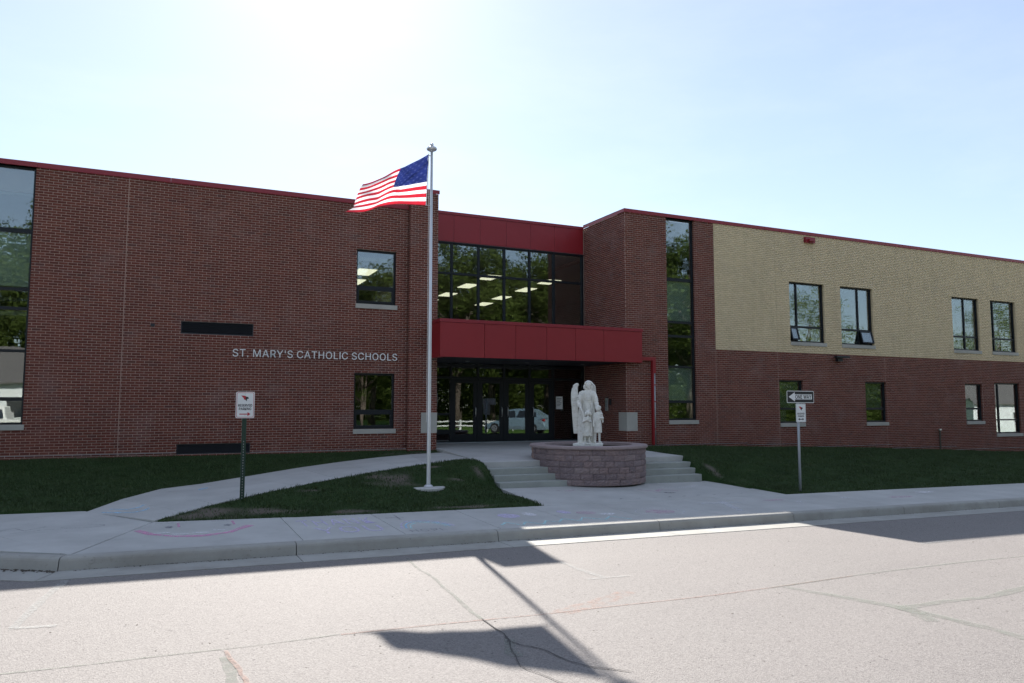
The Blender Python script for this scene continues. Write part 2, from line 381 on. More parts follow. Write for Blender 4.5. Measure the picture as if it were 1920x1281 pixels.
def prof_seg(P0, P1, n0, n1, name, mat, parent):
    """kerb and gutter cross-section swept between two points; n = unit outward normal (towards the street)"""
    prof = [(0.0, None, -0.35), (0.0, 'k', 0.0), (0.125, 'k', 0.0), (0.155, 'k', -0.007), (0.178, 'k', -0.024), (0.19, 'k', -0.05), (0.212, 'r', 0.0), (0.78, 'r', 0.004), (0.78, 'r', -0.25)]
    mb = MB(); n = len(prof)
    for P, nn in ((P0, n0), (P1, n1)):
        for d, base, dz in prof:
            x, y = P[0] + nn[0] * d, P[1] + nn[1] * d
            z = (kt(x) + 0.015 if base in ('k', None) else road_z(x, -11)) + dz
            mb.v.append((x, y, z))
    for i in range(n - 1): mb.f.append((i, i + n, i + n + 1, i + 1))
    mb.f.append(tuple(range(n))); mb.f.append(tuple(reversed(range(n, 2 * n))))
    o = mb.build(name, mat, parent); return o

kerb = MB().box(-1.0, 90, -10.24, -10.2, -2.9, -2.8).build('kerb', M['kerb'], kind='structure')
jx = [-1.0, 1.9, 5.08, 8.25, 11.45, 14.6] + list(np.arange(17.8, 60, 3.2))
g = 0.006
KY = -10.28
for a, b in zip(jx[:-1], jx[1:]):
    prof_seg((a + g, KY), (b - g, KY), (0, -1) if a > -1 else (-0.32, -1.0), (0, -1), 'kerb_segment', M['kerb'], kerb)
nl = Vector((-0.5, -0.87)).normalized()
prof_seg((-4.2, -8.38), (-1.0 - g, KY), (-0.25, -0.97), (-0.32, -1.0), 'kerb_segment', M['kerb'], kerb)
xx = -4.2
while xx > -22:
    prof_seg((xx - 3.2 + g, -8.38), (xx - g, -8.38), (0, -1), (0, -1) if xx < -4.2 else (-0.25, -0.97), 'kerb_segment', M['kerb'], kerb); xx -= 3.2

sidewalk = MB().box(-20, 80, -9, -8.5, -3.0, -2.9).build('sidewalk', M['concrete'], kind='structure')
def slab(pts, zf, name='slab', parent=sidewalk, mat=None, dz=0.0, th=0.12, bevel=0.006):
    return MB().prism(pts, lambda x, y: zf(x, y) - th, lambda x, y: zf(x, y) + dz).build(name, mat or M['concrete'], parent, bevel=bevel)
e = 0.005
sj = [0.02, 2.03, 3.6, 5.22, 6.75, 8.3, 9.85, 11.4, 12.95, 14.5] + list(np.arange(16.1, 60, 1.6))
back = lambda x: -8.12 if x > 3 else -8.12 + 0.22 * (3 - x) / 3
for a, b in zip(sj[:-1], sj[1:]):
    ya = -7.9 if a < 0.1 else back(a)
    slab([(a + e if a > 0.1 else -0.93, KY + e), (b - e, KY + e), (b - e, back(b)), (a + e, ya)], sw_z)
slab([(-0.98, KY + 0.02), (-0.95, KY + 0.02), (0.0, -7.93), (-1.08, -6.3), (-2.6, -7.55)], sw_z)
slab([(-2.62, -7.56), (-1.1, -6.3), (-4.2, -6.3), (-4.19, -8.36), (-1.02, KY + 0.03)][::1] if False else [(-4.19, -8.36), (-1.01, -10.19), (-2.61, -7.56), (-4.19, -7.56)], sw_z)
slab([(-4.19, -7.55), (-2.61, -7.55), (-1.1, -6.3), (-4.19, -6.3)], sw_z)
xx = -4.2
while xx > -20:
    slab([(xx - 1.6 + e, -8.36), (xx - e, -8.36), (xx - e, -6.3), (xx - 1.6 + e, -6.3)], sw_z); xx -= 1.6

# curved walkway up to the entrance
WU = [(-1.06, -6.26), (-0.55, -5.0), (0.15, -3.9), (0.98, -3.22), (1.87, -2.72), (3.34, -1.95), (4.51, -1.5), (5.5, -1.18), (6.54, -0.95), (7.62, -0.81)]
WL = [(0.04, -7.88), (0.49, -7.4), (1.0, -6.98), (1.79, -6.45), (2.67, -5.93), (3.54, -5.38), (4.5, -4.84), (5.24, -4.46), (6.04, -4.15), (7.3, -3.96)]
walk = MB().box(1, 2, -5, -4.9, -2.6, -2.5).build('walkway', M['concrete'], kind='structure')
def lerp(a, b, t): return (a[0] + (b[0] - a[0]) * t, a[1] + (b[1] - a[1]) * t)
for i in range(len(WU) - 1):
    ea, eb = 0.004, 1 - 0.004
    slab([lerp(WL[i], WL[i + 1], ea), lerp(WL[i], WL[i + 1], eb), lerp(WU[i], WU[i + 1], eb), lerp(WU[i], WU[i + 1], ea)], wk_z, parent=walk)

# entrance plaza, steps, apron
plaza = MB().prism([(7.31, -4.63), (13.3, -4.63), (13.4, -1.3), (13.9, -0.995), (13.87, 1.66), (7.66, 1.66), (7.64, -0.8), (7.31, -3.95)], -2.3, pz).build('entrance_plaza', M['concrete'], kind='structure', bevel=0.01)
st = MB(); NY = [-4.63, -4.91, -5.19, -5.47]; NZ = [-1.31, -1.455, -1.6, -1.745]
steps = MB().prism([(7.31, -4.96), (13.3, -4.96), (13.3, -4.632), (7.31, -4.632)], -2.2, lambda x, y: -1.455).build('entrance_steps', M['step'], kind='structure', bevel=0.012)
for k in (2, 3):
    MB().box(7.31 + 0.015 * k, 13.3 - 0.015 * k, NY[k], NY[k - 1] - 0.002 - (0.05 if k == 2 else 0), -2.2, NZ[k]).build('step', M['step'], steps, bevel=0.012)
apron = MB().box(8, 9, -7, -6.9, -2.6, -2.5).build('apron', M['concrete'], kind='structure')
slab([(7.13, -8.1), (10.3, -8.1), (10.3, -5.47), (7.38, -5.47)], ap_z, parent=apron)
slab([(10.31, -8.1), (13.62, -8.1), (13.5, -5.3), (13.27, -5.3), (13.27, -5.47), (10.31, -5.47)], ap_z, parent=apron)

# ------------------------------------------------------------------ lawn
POLYS = [
    np.array([(-60, -12), (-60, -6.3), (-1.06, -6.3), (0.0, -7.9), (3, -8.12), (80, -8.12), (80, -12)]),
    np.array(WL + WU[::-1]), np.array([(-1.3, -6.6), (0.02, -8.2), (0.2, -7.72), (-1.06, -6.1)]),
    np.array([(7.31, -5.5), (13.3, -5.5), (13.3, -4.63), (13.4, -1.3), (13.9, -0.9), (13.9, 1), (7.6, 1), (7.6, -0.8), (7.31, -3.95)]),
    np.array([(7.13, -8.3), (13.62, -8.3), (13.5, -5.3), (7.38, -5.3)]),
]
def in_poly(P, poly):
    x, y = P[:, 0], P[:, 1]; ins = np.zeros(len(P), bool); n = len(poly)
    for i in range(n):
        x0, y0 = poly[i]; x1, y1 = poly[(i + 1) % n]
        c = ((y0 > y) != (y1 > y)); 
        if abs(y1 - y0) < 1e-9: continue
        ins ^= c & (x < (x1 - x0) * (y - y0) / (y1 - y0) + x0)
    return ins
def edge_dist(P, poly):
    d = np.full(len(P), 1e9); n = len(poly)
    for i in range(n):
        a = poly[i]; b = poly[(i + 1) % n]; ab = b - a; t = np.clip(((P - a) @ ab) / (ab @ ab), 0, 1)
        d = np.minimum(d, np.linalg.norm(P - (a + t[:, None] * ab), axis=1))
    return d
ctl = []
for x in (-20, -14, -9, -5, -3, -1.1): ctl.append((x, -6.3, sw_z(x, -6.3) - 0.0))
for x in (-20, -14, -9, -5, -1, 2, 5, 6.7): ctl.append((x, 0, -1.25))
for a in WU: ctl.append((a[0], a[1], wk_z(*a) - 0.02))
for a in WL: ctl.append((a[0], a[1], wk_z(*a) - 0.02))
for x in (0.6, 1.6, 2.6, 3.6, 4.6, 5.6, 6.6): ctl.append((x, back(x), sw_z(x, -8.1) - 0.005))
ctl += [(7.2, -5.5, -1.86), (7.15, -6.8, -1.91), (7.1, -8.05, -1.95), (7.22, -4.65, -1.34), (7.05, -4.95, -1.44), (7.05, -5.25, -1.6), (5.3, -6.35, -1.72), (2.5, -7.2, -1.78), (6.4, -5.2, -1.46), (6.3, -6.4, -1.72)]
for x, z in ((14, -1.25), (15, -1.26), (17, -1.28), (19, -1.36), (21, -1.4), (25, -1.52), (29, -1.68), (34.5, -1.9), (45, -2.15), (60, -2.4)): ctl.append((x, -0.99, z)); ctl.append((x, 0.3, z))
ctl += [(13.4, -1.6, -1.26), (13.4, -3, -1.29), (13.42, -4.6, -1.34), (13.5, -4.95, -1.47), (13.55, -5.3, -1.68), (13.75, -5.6, -1.84), (13.6, -7, -1.93), (13.7, -8.05, -1.99), (18, -4.5, -1.66), (26, -4.5, -1.86), (16, -6.2, -1.86)]
for x in (15, 17, 20, 24, 28, 33, 40, 60): ctl.append((x, -8.12, sw_z(x, -8.12) - 0.005))
ctl = np.array(ctl); CX = ctl[:, :2] / 5.0
def _phi(A, B):
    d2 = ((A[:, None, :] - B[None, :, :]) ** 2).sum(2); return np.where(d2 > 1e-12, d2 * np.log(np.maximum(d2, 1e-12)) * 0.5, 0)
n = len(ctl); K = _phi(CX, CX) + 1e-4 * np.eye(n); Pm = np.hstack([np.ones((n, 1)), CX])
sol = np.linalg.solve(np.block([[K, Pm], [Pm.T, np.zeros((3, 3))]]), np.concatenate([ctl[:, 2], np.zeros(3)]))
def lawn_z(P):
    out = np.empty(len(P))
    for i in range(0, len(P), 20000):
        Q = P[i:i + 20000] / 5.0; out[i:i + 20000] = _phi(Q, CX) @ sol[:n] + np.hstack([np.ones((len(Q), 1)), Q]) @ sol[n:]
    return out
BARE = [(4.7, -5.5, 0.5, 0.6), (5.9, -4.75, 0.2, 0.15), (0.9, -7.55, 0.9, 0.28), (1.9, -7.6, 0.5, 0.25), (6.2, -5.7, 0.2, 0.12), (3.4, -7.9, 0.4, 0.12), (13.8, -5.2, 0.15, 0.35), (6.95, -5.1, 0.1, 0.2), (6.8, -0.6, 0.8, 0.2), (5.6, -7.9, 0.8, 0.1), (2.9, -6.3, 0.3, 0.1)]
def bare(P):
    b = np.zeros(len(P)); wob = 0.25 * np.sin(P[:, 0] * 7.1 + 2 * np.sin(P[:, 1] * 5.3)) + 0.2 * np.sin(P[:, 1] * 11 + P[:, 0] * 3)
    for x, y, rx, ry in BARE:
        d = np.sqrt(((P[:, 0] - x) / rx) ** 2 + ((P[:, 1] - y) / ry) ** 2) + wob; b = np.maximum(b, np.clip(1.5 - d * 1.2, 0, 1))
    return b
gx = np.concatenate([np.arange(-20, -5, 0.5), np.arange(-5, 17, 0.1), np.arange(17, 40, 0.2), np.arange(40, 60.1, 1.0)]); gy = np.arange(-8.4, 0.41, 0.1)
GX, GY = np.meshgrid(gx, gy, indexing='ij'); P2 = np.stack([GX.ravel(), GY.ravel()], 1); gz = lawn_z(P2)
gz += 0.012 * np.sin(P2[:, 0] * 3.1 + 1.3 * np.sin(P2[:, 1] * 2.3)) * np.sin(P2[:, 1] * 4.7 + P2[:, 0])
for poly in POLYS:
    m = in_poly(P2, poly) & (edge_dist(P2, poly) > 0.07); gz[m] -= 0.3
ny = len(gy); idx = np.arange(len(P2)).reshape(GX.shape)
F = np.stack([idx[:-1, :-1].ravel(), idx[1:, :-1].ravel(), idx[1:, 1:].ravel(), idx[:-1, 1:].ravel()], 1)
me = np_mesh('lawn', np.column_stack([P2, gz]), F, M['lawn']); me.polygons.foreach_set('use_smooth', [True] * len(me.polygons))
at = me.attributes.new('bare', 'FLOAT', 'POINT'); at.data.foreach_set('value', bare(P2).astype(np.float32))
lawn = bpy.data.objects.new('lawn', me); COL.objects.link(lawn); tag(lawn, kind='structure')

def scatter_grass():
    out = []
    for x0, x1, y0, dens in ((-5.5, 14.6, -8.15, 1250), (14.6, 26, -8.15, 800), (26, 38, -8.15, 450)):
        nn = int((x1 - x0) * (0 - y0) * dens); P = np.column_stack([rng.uniform(x0, x1, nn), rng.uniform(y0, -0.02, nn)])
        m = np.ones(nn, bool)
        for poly in POLYS: m &= ~(in_poly(P, poly) & (edge_dist(P, poly) > 0.012))
        m &= ~((P[:, 0] > 6.7) & (P[:, 0] < 7.7) & (P[:, 1] > -0.21)); m &= ~((P[:, 0] > 13.8) & (P[:, 1] > -1.0))
        m &= rng.rand(nn) > bare(P) * 0.8
        m &= np.hypot(P[:, 0] - 5.36, P[:, 1] + 6.17) > 0.33
        out.append(P[m])
    P = np.concatenate(out); z = lawn_z(P); k = len(P)
    th = rng.uniform(0, 2 * PI, k); wdt = rng.uniform(0.006, 0.013, k); h = rng.uniform(0.02, 0.052, k)
    # taller unmown tufts against edges
    for poly in POLYS: h *= 1 + 0.2 * np.exp(-(edge_dist(P, poly) / 0.06) ** 2)
    cl_ = np.sin(P[:, 0] * 5.3 + 2 * np.sin(P[:, 1] * 3.1)) * np.sin(P[:, 1] * 6.1 + 1.7 * np.sin(P[:, 0] * 2.3)); h *= 1 + 0.45 * np.clip(cl_, -0.6, 1); tall = rng.rand(k) < 0.012; h[tall] *= 2.0
    lean = rng.normal(0, 0.022, (k, 2))
    a = np.column_stack([P[:, 0] - np.cos(th) * wdt, P[:, 1] - np.sin(th) * wdt, z - 0.01]); b = np.column_stack([P[:, 0] + np.cos(th) * wdt, P[:, 1] + np.sin(th) * wdt, z - 0.01])
    c = np.column_stack([P[:, 0] + lean[:, 0], P[:, 1] + lean[:, 1], z + h])
    V = np.stack([a, b, c], 1).reshape(-1, 3); F = np.arange(3 * k).reshape(-1, 3)
    o = bpy.data.objects.new('grass', np_mesh('grass', V, F, M['blade'])); COL.objects.link(o)
    tag(o, 'short dark green grass blades covering the lawns by the school', 'grass', kind='stuff')
scatter_grass()

# ------------------------------------------------------------------ school building
school = empty('school_building', (10, 5, -1.25), label='two storey red and tan brick school with red metal entrance canopy', cat='building')
def wall_slab(axis, c, t, u0, u1, z0, z1, holes, name, mat, parent, rev_mat=None):
    """solid wall: axis 'x' -> runs along x, front face at y=c, back at y=c+t; axis 'y' -> runs along y, front at x=c, back x=c+t"""
    us = sorted(set([u0, u1] + [h[0] for h in holes] + [h[1] for h in holes])); zs = sorted(set([z0, z1] + [h[2] for h in holes] + [h[3] for h in holes]))
    us = [u for u in us if u0 <= u <= u1]; zs = [z for z in zs if z0 <= z <= z1]
    mb = MB(); P = (lambda u, d, z: (u, c + d, z)) if axis == 'x' else (lambda u, d, z: (c + d, u, z))
    for i in range(len(us) - 1):
        for j in range(len(zs) - 1):
            um, zm = (us[i] + us[i + 1]) / 2, (zs[j] + zs[j + 1]) / 2
            if any(h[0] < um < h[1] and h[2] < zm < h[3] for h in holes): continue
            mb.quad(P(us[i], 0, zs[j]), P(us[i + 1], 0, zs[j]), P(us[i + 1], 0, zs[j + 1]), P(us[i], 0, zs[j + 1]))
            mb.quad(P(us[i], t, zs[j + 1]), P(us[i + 1], t, zs[j + 1]), P(us[i + 1], t, zs[j]), P(us[i], t, zs[j]))
    for h in holes:
        a, b, cc, d = max(h[0], u0), min(h[1], u1), max(h[2], z0), min(h[3], z1)
        mb.quad(P(a, 0, cc), P(a, t, cc), P(a, t, d), P(a, 0, d)); mb.quad(P(b, 0, d), P(b, t, d), P(b, t, cc), P(b, 0, cc))
        mb.quad(P(a, 0, d), P(a, t, d), P(b, t, d), P(b, 0, d)); mb.quad(P(a, 0, cc), P(b, 0, cc), P(b, t, cc), P(a, t, cc))
    mb.quad(P(u0, 0, z0), P(u0, t, z0), P(u0, t, z1), P(u0, 0, z1)); mb.quad(P(u1, 0, z1), P(u1, t, z1), P(u1, t, z0), P(u1, 0, z0))
    mb.quad(P(u0, 0, z1), P(u1, 0, z1), P(u1, t, z1), P(u0, t, z1))
    return mb.build(name, mat, parent)

J = 0.01
BRK = []; TAN = []    # collected bricks: (axis, sign, c, ua, ub, za, zb)
def lay(axis, sign, c, u0, u1, z0, z1, holes, out, joints=()):
    r0 = int(math.floor(z0 / BH)); r1 = int(math.ceil(z1 / BH))
    for r in range(r0, r1):
        za, zb = max(r * BH + J / 2, z0), min((r + 1) * BH - J / 2, z1)
        if zb - za < 0.012: continue
        ints = [(u0, u1)]
        cuts = [(h[0] - 0.0, h[1] + 0.0) for h in holes if h[2] < zb - 0.004 and h[3] > za + 0.004] + [(j - 0.007, j + 0.007) for j in joints]
        for a, b in cuts:
            nn = []
            for p, q in ints:
                if b <= p or a >= q: nn.append((p, q)); continue
                if a > p: nn.append((p, a))
                if b < q: nn.append((b, q))
            ints = nn
        off = (0.5 if abs(r) % 2 else 0.0) * BL
        for p, q in ints:
            k = math.floor((p + c + off) / BL)
            while True:
                a = k * BL - off - c + J / 2; b = a + BL - J
                if a >= q: break
                a2, b2 = max(a, p), min(b, q)
                if b2 - a2 > 0.005: out.append((axis, sign, c, a2, b2, za, zb))
                k += 1
def bricks_mesh(L, name, mat, parent, kind=None):
    A = np.array([(1 if l[0] == 'x' else 0, l[1], l[2], l[3], l[4], l[5], l[6]) for l in L], dtype=np.float64); k = len(A)
    D = 0.007; proud = rng.normal(0, 0.0007, k)
    fr = A[:, 2] + A[:, 1] * (-proud); bk = A[:, 2] + A[:, 1] * D   # front face at c, back D behind it (into the mortar)
    i = 0.0015
    U = np.stack([A[:, 3], A[:, 4], A[:, 4], A[:, 3], A[:, 3] + i, A[:, 4] - i, A[:, 4] - i, A[:, 3] + i], 1)
    Zc = np.stack([A[:, 5], A[:, 5], A[:, 6], A[:, 6], A[:, 5] + i, A[:, 5] + i, A[:, 6] - i, A[:, 6] - i], 1)
    Dp = np.stack([bk] * 4 + [fr] * 4, 1); ax = A[:, :1] > 0.5
    V = np.stack([np.where(ax, U, Dp), np.where(ax, Dp, U), Zc], 2).reshape(-1, 3)
    base = (np.arange(k) * 8)[:, None, None]; FQ = np.array([(4, 5, 6, 7), (0, 1, 5, 4), (1, 2, 6, 5), (2, 3, 7, 6), (3, 0, 4, 7)])[None] + base
    flip = ((A[:, 0] > 0.5) != (A[:, 1] > 0)); FQ[flip] = FQ[flip][:, :, ::-1]
    o = bpy.data.objects.new(name, np_mesh(name, V, FQ.reshape(-1, 4), mat)); link(o, parent); tag(o, kind=kind); return o

# openings (x0,x1,z0,z1)
LW = [(-4.14, -2.92, -0.38, 6.0), (5.19, 6.40, 3.08, 4.70), (5.18, 6.40, -0.59, 1.02)]
VENT = [(0.53, 2.365, 1.99, 2.32), (0.53, 2.37, -1.235, -0.92)]
RW_T = (15.555, 16.745, -0.385, 6.5)
RU = [(21.07, 22.84, 2.46, 4.70), (23.68, 25.44, 2.46, 4.69), (30.15, 31.9, 2.45, 4.67), (32.67, 34.4, 2.45, 4.66)]
RLo = [(20.46, 21.63, -0.555, 1.03), (24.85, 26.02, -0.545, 1.03), (30.74, 31.87, -0.515, 1.04), (32.67, 34.42, -1.10, 1.05)]
sn = lambda h: (h[0], h[1], round(h[2] / BH) * BH, h[3] if h[3] in (6.0, 6.5) else round(h[3] / BH) * BH)
LW = [sn(h) for h in LW]; VENT = [sn(h) for h in VENT]; RW_T = sn(RW_T); RU = [sn(h) for h in RU]; RLo = [sn(h) for h in RLo]
FB = 0.007    # mortar plane lies this far behind the brick faces
LX0, RX1 = -9.0, 41.0
ZB = -2.6
wall_slab('x', 0 + FB, 0.32, LX0, 6.76, ZB, 6.0, LW + VENT, 'wall', M['mortar'], school)
wall_slab('x', -0.2 + FB, 0.3, 6.76 + FB, 7.64, ZB, 6.535, [], 'wall', M['mortar'], school)
wall_slab('y', 7.64 - FB, -0.3, -0.2 + 0.31, 1.9, ZB, 6.535, [], 'wall', M['mortar'], school)
wall_slab('y', 6.76 + FB, 0.25, -0.19, 1.9, 5.9, 6.535, [], 'wall', M['mortar'], school)
MB().box(6.77, 7.63, 1.5, 1.8, 5.9, 6.535).build('wall', M['mortar'], school)
wall_slab('x', -0.99 + FB, 0.32, 13.88 + FB, 17.59, ZB, 6.5, [RW_T], 'wall', M['mortar'], school)
wall_slab('x', -0.99 + FB, 0.32, 17.59, RX1, ZB, 2.031, RLo, 'wall', M['mortar'], school)
wall_slab('x', -0.99 + FB, 0.32, 17.59, RX1, 2.03, 6.5, RU, 'wall', M['tanmortar'], school)
wall_slab('y', 13.88 + FB, 0.3, -0.99 + 0.33, 1.75, ZB, 6.5, [], 'wall', M['mortar'], school)
MB().box(13.88 + FB, 14.2, 1.75, 6.0, 5.4, 6.5).build('wall', M['mortar'], school)

STONEP = sn((7.15, 7.64, -0.745, -0.135)); STONET = sn((13.86, 14.29, -0.745, -0.135))
lay('x', 1, 0.0, LX0, 6.76, -1.4, 6.0, LW + VENT, BRK, joints=(-0.84, -7.5))
lay('x', 1, -0.2, 6.765, 7.64, -1.4, 6.535, [STONEP], BRK)
lay('y', 1, 6.76, -0.19, -0.008, -1.4, 6.0, [], BRK); lay('y', 1, 6.76, -0.19, 1.5, 6.0, 6.535, [], BRK)
lay('x', 1, -0.99, 13.89, 17.585, -1.4, 6.5, [STONET, RW_T], BRK)
lay('x', 1, -0.99, 17.6, RX1, -2.4, 2.03, RLo, BRK, joints=(20.43, 25.99, 31.84, 37.5))
lay('y', 1, 13.88, -0.98, 1.68, -1.4, 6.5, [(-0.99, -0.52, STONEP[2], STONEP[3])], BRK)
lay('x', 1, -0.99, 17.595, RX1, 2.035, 6.5, RU, TAN, joints=(20.43, 27.2, 36.0))
# brick reveals of the window openings (right jambs catch the eye)
for h in LW[1:] + [LW[0]]:
    for s, u in ((1, h[1]), (-1, h[0])): lay('y', s, u - s * 0.0065, 0.012, 0.1, h[2], h[3], [], BRK)
for h in [RW_T] + RLo:
    for s, u in ((1, h[1]), (-1, h[0])): lay('y', s, u - s * 0.0065, -0.978, -0.89, h[2], min(h[3], 6.49), [], BRK)
for h in RU:
    for s, u in ((1, h[1]), (-1, h[0])): lay('y', s, u - s * 0.0065, -0.978, -0.89, h[2], h[3], [], TAN)

# the 300 bricks that show largest become single parts, the rest stay one mesh each
def proj(p):
    d = Vector(p) - CAMP; z = d.dot(fw); return (960 + 1428.2 * d.dot(r2) / z, 640.5 - 1428.2 * d.dot(u2) / z, z)
def bsize(l):
    if l[0] == 'x': c = (0.5 * (l[3] + l[4]), l[2], 0.5 * (l[5] + l[6]))
    else: c = (l[2], 0.5 * (l[3] + l[4]), 0.5 * (l[5] + l[6]))
    x, y, z = proj(c)
    if z < 1 or x < 4 or x > 1916 or y < 0 or y > 1280 or l[0] == 'y' or l[4] - l[3] < BL - J - 0.001 or l[6] - l[5] < BH - J - 0.001: return 0
    if c[2] < -1.22 and c[1] == 0: return 0
    return (l[4] - l[3]) * (1.13 - 0.0) * 1e4 / (z * z) * (1 + 0.0004 * (960 - x))
order = sorted(range(len(BRK)), key=lambda i: -bsize(BRK[i]))
top = set(order[:300])
bm_shared = None
for i in order[:300]:
    l = BRK[i]
    if bm_shared is None:
        hw, hh, k = (BL - J) / 2, (BH - J) / 2, 0.0015
        m_ = MB(); m_.v = [(-hw, .007, -hh), (hw, .007, -hh), (hw, .007, hh), (-hw, .007, hh), (-hw + k, 0, -hh + k), (hw - k, 0, -hh + k), (hw - k, 0, hh - k), (-hw + k, 0, hh - k)]
        m_.f = [(4, 5, 6, 7), (0, 1, 5, 4), (1, 2, 6, 5), (2, 3, 7, 6), (3, 0, 4, 7)]
        bm_shared = m_.mesh('brick', M['brick'])
    o = bpy.data.objects.new('brick', bm_shared); COL.objects.link(o); o.parent = school
    o.matrix_parent_inverse = Matrix.Translation((-10, -5, 1.25))
    o.location = (0.5 * (l[3] + l[4]), l[2] - abs(rng.normal(0, 0.0008)), 0.5 * (l[5] + l[6]))
bricks_mesh([l for i, l in enumerate(BRK) if i not in top], 'brickwork', M['brick'], school, kind='stuff')
bricks_mesh(TAN, 'tan_brickwork', M['tan'], school, kind='stuff')

# copings in sections
def coping(x0, x1, yf, z0, z1, depth=0.42, sec=3.05):
    a = x0
    while a < x1 - 0.01:
        b = min(a + sec, x1)
        mb = MB(); mb.box(a + 0.002, b - 0.002, yf - 0.035, yf + depth, z1 - 0.02, z1); mb.box(a + 0.002, b - 0.002, yf - 0.035, yf - 0.012, z0, z1 - 0.0205)
        mb.box(a + 0.002, b - 0.002, yf + depth - 0.02, yf + depth, z0, z1 - 0.0205)
        mb.build('coping', M['redtrim'], school); a = b
coping(LX0, 6.755, 0, 6.0, 6.125)
coping(6.735, 7.665, -0.2, 6.535, 6.65, 2.0, 9)
coping(13.85, RX1, -0.99, 6.5, 6.615)
MB().box(13.845, 13.865, -1.02, 1.66, 6.5, 6.613).box(13.845, 14.25, -0.56, 1.66, 6.595, 6.614).build('coping', M['redtrim'], school, label='coping over the side wall of the entrance recess')
# base flashing lines
for a, b, z, y in ((LX0, 0.52, -1.17, 0), (2.38, 6.76, -1.2, 0), (14.3, 18.9, -1.22, -0.99), (18.9, 21.6, -1.29, -0.99), (21.6, 26.2, -1.42, -0.99), (26.2, 30, -1.56, -0.99), (30, RX1, -1.7, -0.99)):
    MB().box(a, b, y - 0.012, y + 0.002, z - 0.004, z + 0.007).build('flashing', M['galv'], school)
# roofs and back shell
MB().box(LX0, 7.62, 0.35, 28, 5.55, 5.75).build('roof', M['roof'], school)
MB().box(7.62, 13.9, 1.95, 28, 5.9, 6.05).build('roof', M['roof'], school)
MB().box(13.9, RX1, -0.6, 28, 5.95, 6.1).build('roof', M['roof'], school)
MB().box(LX0, RX1, 28, 28.3, -2.4, 6.1).build('wall', M['mortar'], school)
MB().box(LX0, LX0 + 0.3, 0.33, 28, -2.4, 6.0).build('wall', M['mortar'], school)
MB().box(RX1 - 0.3, RX1, -0.66, 28, -2.4, 6.4).build('wall', M['mortar'], school)

MB().box(-4.3, -2.8, 0.3, 0.4, 5.4, 5.98).build('sun_leak_block', M['mortar'], school); MB().box(15.4, 16.9, -0.62, -0.52, 5.9, 6.48).build('sun_leak_block', M['mortar'], school)  # unseen boxes added behind the tall windows' top panes to stop sun leaking
# rooms behind the glass
def room(x0, x1, y0, y1, z0, z1, wallm, open_front=True, name='room'):
    mb = MB(); mb.box(x0, x1, y0, y1, z0 - 0.1, z0); o = mb.build(name, M['infloor'], school)
    MB().box(x0, x1, y0, y1, z1, z1 + 0.1).build('ceiling', M['ceil'], o)
    MB().box(x0, x1, y1, y1 + 0.1, z0, z1).box(x0 - 0.1, x0, y0, y1, z0, z1).box(x1, x1 + 0.1, y0, y1, z0, z1).build('inner_wall', wallm, o)
    return o
lob_u = room(7.75, 19.5, 1.95, 18.5, 2.75, 5.45, M['inwall'])
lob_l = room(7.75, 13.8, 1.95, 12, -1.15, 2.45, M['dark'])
rm_u = room(3.2, 7.2, 0.45, 8.5, 2.75, 4.42, M['inwall'])
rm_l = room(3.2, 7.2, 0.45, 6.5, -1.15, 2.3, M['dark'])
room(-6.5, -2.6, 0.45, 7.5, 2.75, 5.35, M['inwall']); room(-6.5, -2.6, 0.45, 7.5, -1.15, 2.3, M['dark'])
room(19.9, 26.6, -0.5, 6.5, 2.3, 5.2, M['inwall']); room(29.4, 35.2, -0.5, 6.5, 2.3, 5.2, M['inwall'])
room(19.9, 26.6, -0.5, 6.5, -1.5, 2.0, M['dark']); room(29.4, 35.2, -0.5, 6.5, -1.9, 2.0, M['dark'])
room(14.6, 17.2, -0.5, 1.8, -1.3, 5.7, M['inwall'])
lm = MB().box(-0.29, 0.29, -0.56, 0.56, -0.02, 0).mesh('ceiling_light', M['lamp'])
for x, y, z, par in [(12.5, 7.1, 5.445, lob_u), (12.5, 9.55, 5.445, lob_u), (12.6, 12.4, 5.445, lob_u), (12.5, 14.8, 5.445, lob_u), (15.3, 7.05, 5.445, lob_u), (15.35, 9.45, 5.445, lob_u), (15.4, 12.3, 5.445, lob_u), (15.5, 14.8, 5.445, lob_u), (6.0, 2.35, 4.415, rm_u), (6.15, 4.4, 4.415, rm_u)]:
    o = bpy.data.objects.new('ceiling_light', lm); COL.objects.link(o); o.parent = par; o.matrix_parent_inverse = Matrix.Translation((-10, -5, 1.25)).inverted() @ Matrix.Identity(4) if False else Matrix.Identity(4)
    o.parent = par; o.location = (x, y, z)

